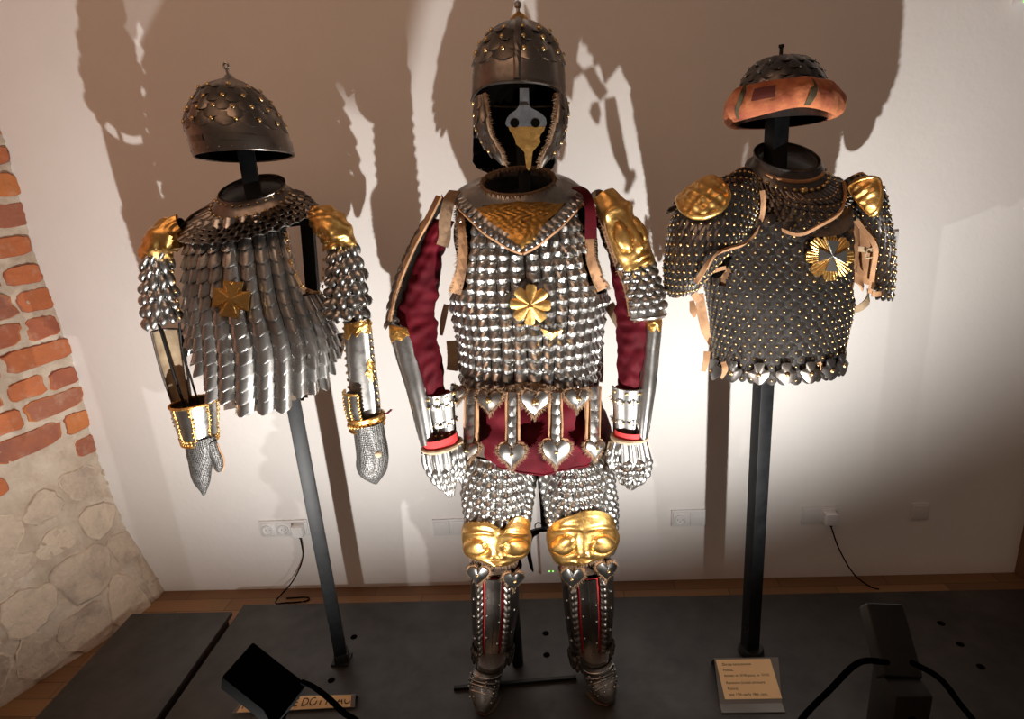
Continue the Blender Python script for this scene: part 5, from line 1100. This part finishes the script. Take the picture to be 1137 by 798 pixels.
lk = [(800, 206, 842, 200, .07, 1.72), (768, 216, 843, 222, .09, 1.69), (744, 240, 838, 248, .10, 1.67), (738, 268, 824, 266, .105, 1.66), (735, 300, 800, 290, .10, 1.66), (736, 322, 778, 316, .085, 1.66)]
tl, Kl = big_sleeve('wide black studded shoulder sleeve with oval gilt medallion beside the centre suit', lk, 15, 16, -1.75, 1.5, [(843, 212), (844, 226), (841, 247), (826, 268), (794, 281), (772, 312)],
    None, (782, 222), ellipse(782, 222, 28.5, 22.5, 30, -.35), at(790, 230, Y=1.73), -1)
rk = [(930, 202, 958, 197, .075, 1.72), (938, 214, 974, 207, .085, 1.71), (948, 238, 981, 236, .09, 1.70), (960, 262, 985, 264, .09, 1.70), (968, 292, 986, 292, .085, 1.70), (966, 326, 985, 321, .08, 1.70)]
tr, Kr = big_sleeve('narrow black studded shoulder sleeve with gilt medallion at the far right', rk, 15, 11, -1.4, 2.3, [(939, 212), (950, 236), (962, 253), (975, 272), (973, 298), (970, 325)],
    None, (962, 218), [(946, 203), (952, 198), (962, 196), (972, 200), (977, 208), (979, 220), (978, 234), (973, 239), (966, 233), (958, 223), (950, 212)], at(960, 230, Y=1.73), 1)
# leather inside of that sleeve, straps and buckles
mb = MB(); I = loft_px([(950, 236, 972, 250, .05, 1.76), (950, 262, 974, 272, .05, 1.76), (950, 290, 973, 296, .05, 1.76), (952, 312, 972, 318, .05, 1.76)], 1.76); shell(mb, I, nt=10, nu=24); mb.build('sleeve_lining', M['leather'], tr)
mb = MB(); strap(mb, [at(950, 276, Y=1.70), at(960, 277, Y=1.685), at(972, 279, Y=1.67)], (0, 0, 1), .014, .004)
for q in range(12): pass
c = at(967, 281, Y=1.665); tube(mb, [c+[-.012, 0, -.012], c+[.012, 0, -.010], c+[.012, 0, .014], c+[-.010, 0, .012], c+[-.012, 0, -.012]], .003, 6); mb.build('buckle_strap', M['hide'], tr)
for pts, w, m_ in (([(964, 322, 1.72), (963, 334, 1.70), (954, 342, 1.69), (943, 345, 1.70), (936, 346, 1.72)], .018, 'hide'), ([(946, 305, 1.69), (955, 312, 1.68), (958, 320, 1.69)], .022, 'leather')):
    mb = MB(); strap(mb, [at(x, y, Y=Y) for x, y, Y in pts], (0, .3, 1), w, .004, smooth=24); mb.build('leather_strap', M[m_], t_cr)
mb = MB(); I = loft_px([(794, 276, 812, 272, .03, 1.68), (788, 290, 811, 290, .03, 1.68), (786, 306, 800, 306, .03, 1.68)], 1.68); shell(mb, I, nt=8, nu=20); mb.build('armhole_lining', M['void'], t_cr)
mb = MB(); strap(mb, [at(781, 304, Y=1.655), at(786, 292, Y=1.645), at(791, 282, Y=1.65)], (.5, 0, .2), .018, .004); 
strap(mb, [at(772, 312, Y=1.65), at(780, 306, Y=1.645), at(795, 300, Y=1.64), at(806, 297, Y=1.64)], (0, 0, 1), .010, .004); mb.build('buckle_strap', M['leather'], tl)
for pts, w in (([(763, 317, 1.66), (769, 322, 1.65), (772, 328, 1.655), (777, 334, 1.66)], .02), ([(768, 334, 1.67), (770, 345, 1.66), (771, 352, 1.66)], [.012, .02, .006]), ([(777, 326, 1.68), (779, 345, 1.68), (783, 365, 1.68), (788, 382, 1.69)], [.02, .026, .024, .008]), ([(785, 390, 1.70), (784, 402, 1.69), (781, 412, 1.69)], [.018, .016, .012]), ([(803, 402, 1.62), (805, 410, 1.61), (801, 420, 1.61)], [.012, .016, .006]), ([(930, 398, 1.66), (931, 408, 1.65), (929, 415, 1.65)], [.010, .012, .006]), ([(909, 402, 1.62), (911, 407, 1.62), (908, 412, 1.62)], [.010, .012, .006])):
    mb = MB(); strap(mb, [at(x, y, Y=Y) for x, y, Y in pts], (1, 0, .2), w, .004); mb.build('leather_tatter', M['leather'], t_cr)
mb = MB(); P = [at(738, 318, Y=1.70), at(745, 324, Y=1.67), at(752, 326, Y=1.65), at(762, 318, Y=1.65)]; strap(mb, P, (.2, 0, 1), .022, .005); mb.build('lower_edge', M['leather'], tl)
mb = MB(); P = [at(968, 326, Y=1.66), at(976, 326, Y=1.66), at(986, 321, Y=1.69)]; strap(mb, P, (.1, 0, 1), .014, .005); mb.build('lower_edge', M['leather'], tr)
mb = MB(); P = Kl.P(np.linspace(.05, .35, 12), np.full(12, -1.65), .0); 
for i in range(26):
    tt = .06+.30*rng.random(); p, X, D, N, lt, lu = Kl.frame(tt, -1.5-.3*rng.random()); V, F, _ = T_FLAT; mb.add(p+V[:, :1]*.018*X+V[:, 1:2]*.026*nrm(D*.9+N*.4)+V[:, 2:]*.02*N, F)
mb.build('raised_scales', M['steel_black'], tl)
GROUPS = {'armour_stand': 'poles carrying the armour', 'scale_cuirass': 'scale body armours', 'studded_cuirass': 'scale body armours', 'scaled_helmet': 'helmets', 'masked_helmet': 'helmets', 'padded_helmet': 'helmets',
          'arm_defence': 'scale arm sleeves', 'vambrace': 'forearm guards', 'shoulder_guard': 'shoulder guards', 'gauntlet': 'scaled gauntlets', 'cuisse': 'thigh armours', 'greave': 'shin armours', 'sabaton': 'plated shoes',
          'shoulder_sleeve': 'studded shoulder sleeves', 'floor_spotlight': 'floor spotlights', 'display_platform': 'platform boards', 'wall_socket': 'wall sockets and switches', 'wall_switch': 'wall sockets and switches', 'power_adapter': 'plugged in chargers'}
for o in list(bpy.data.objects):
    k = o.name.split('.')[0]
    if o.parent is None and k in GROUPS: o['group'] = GROUPS[k]
    if '_base' in o: del o['_base']
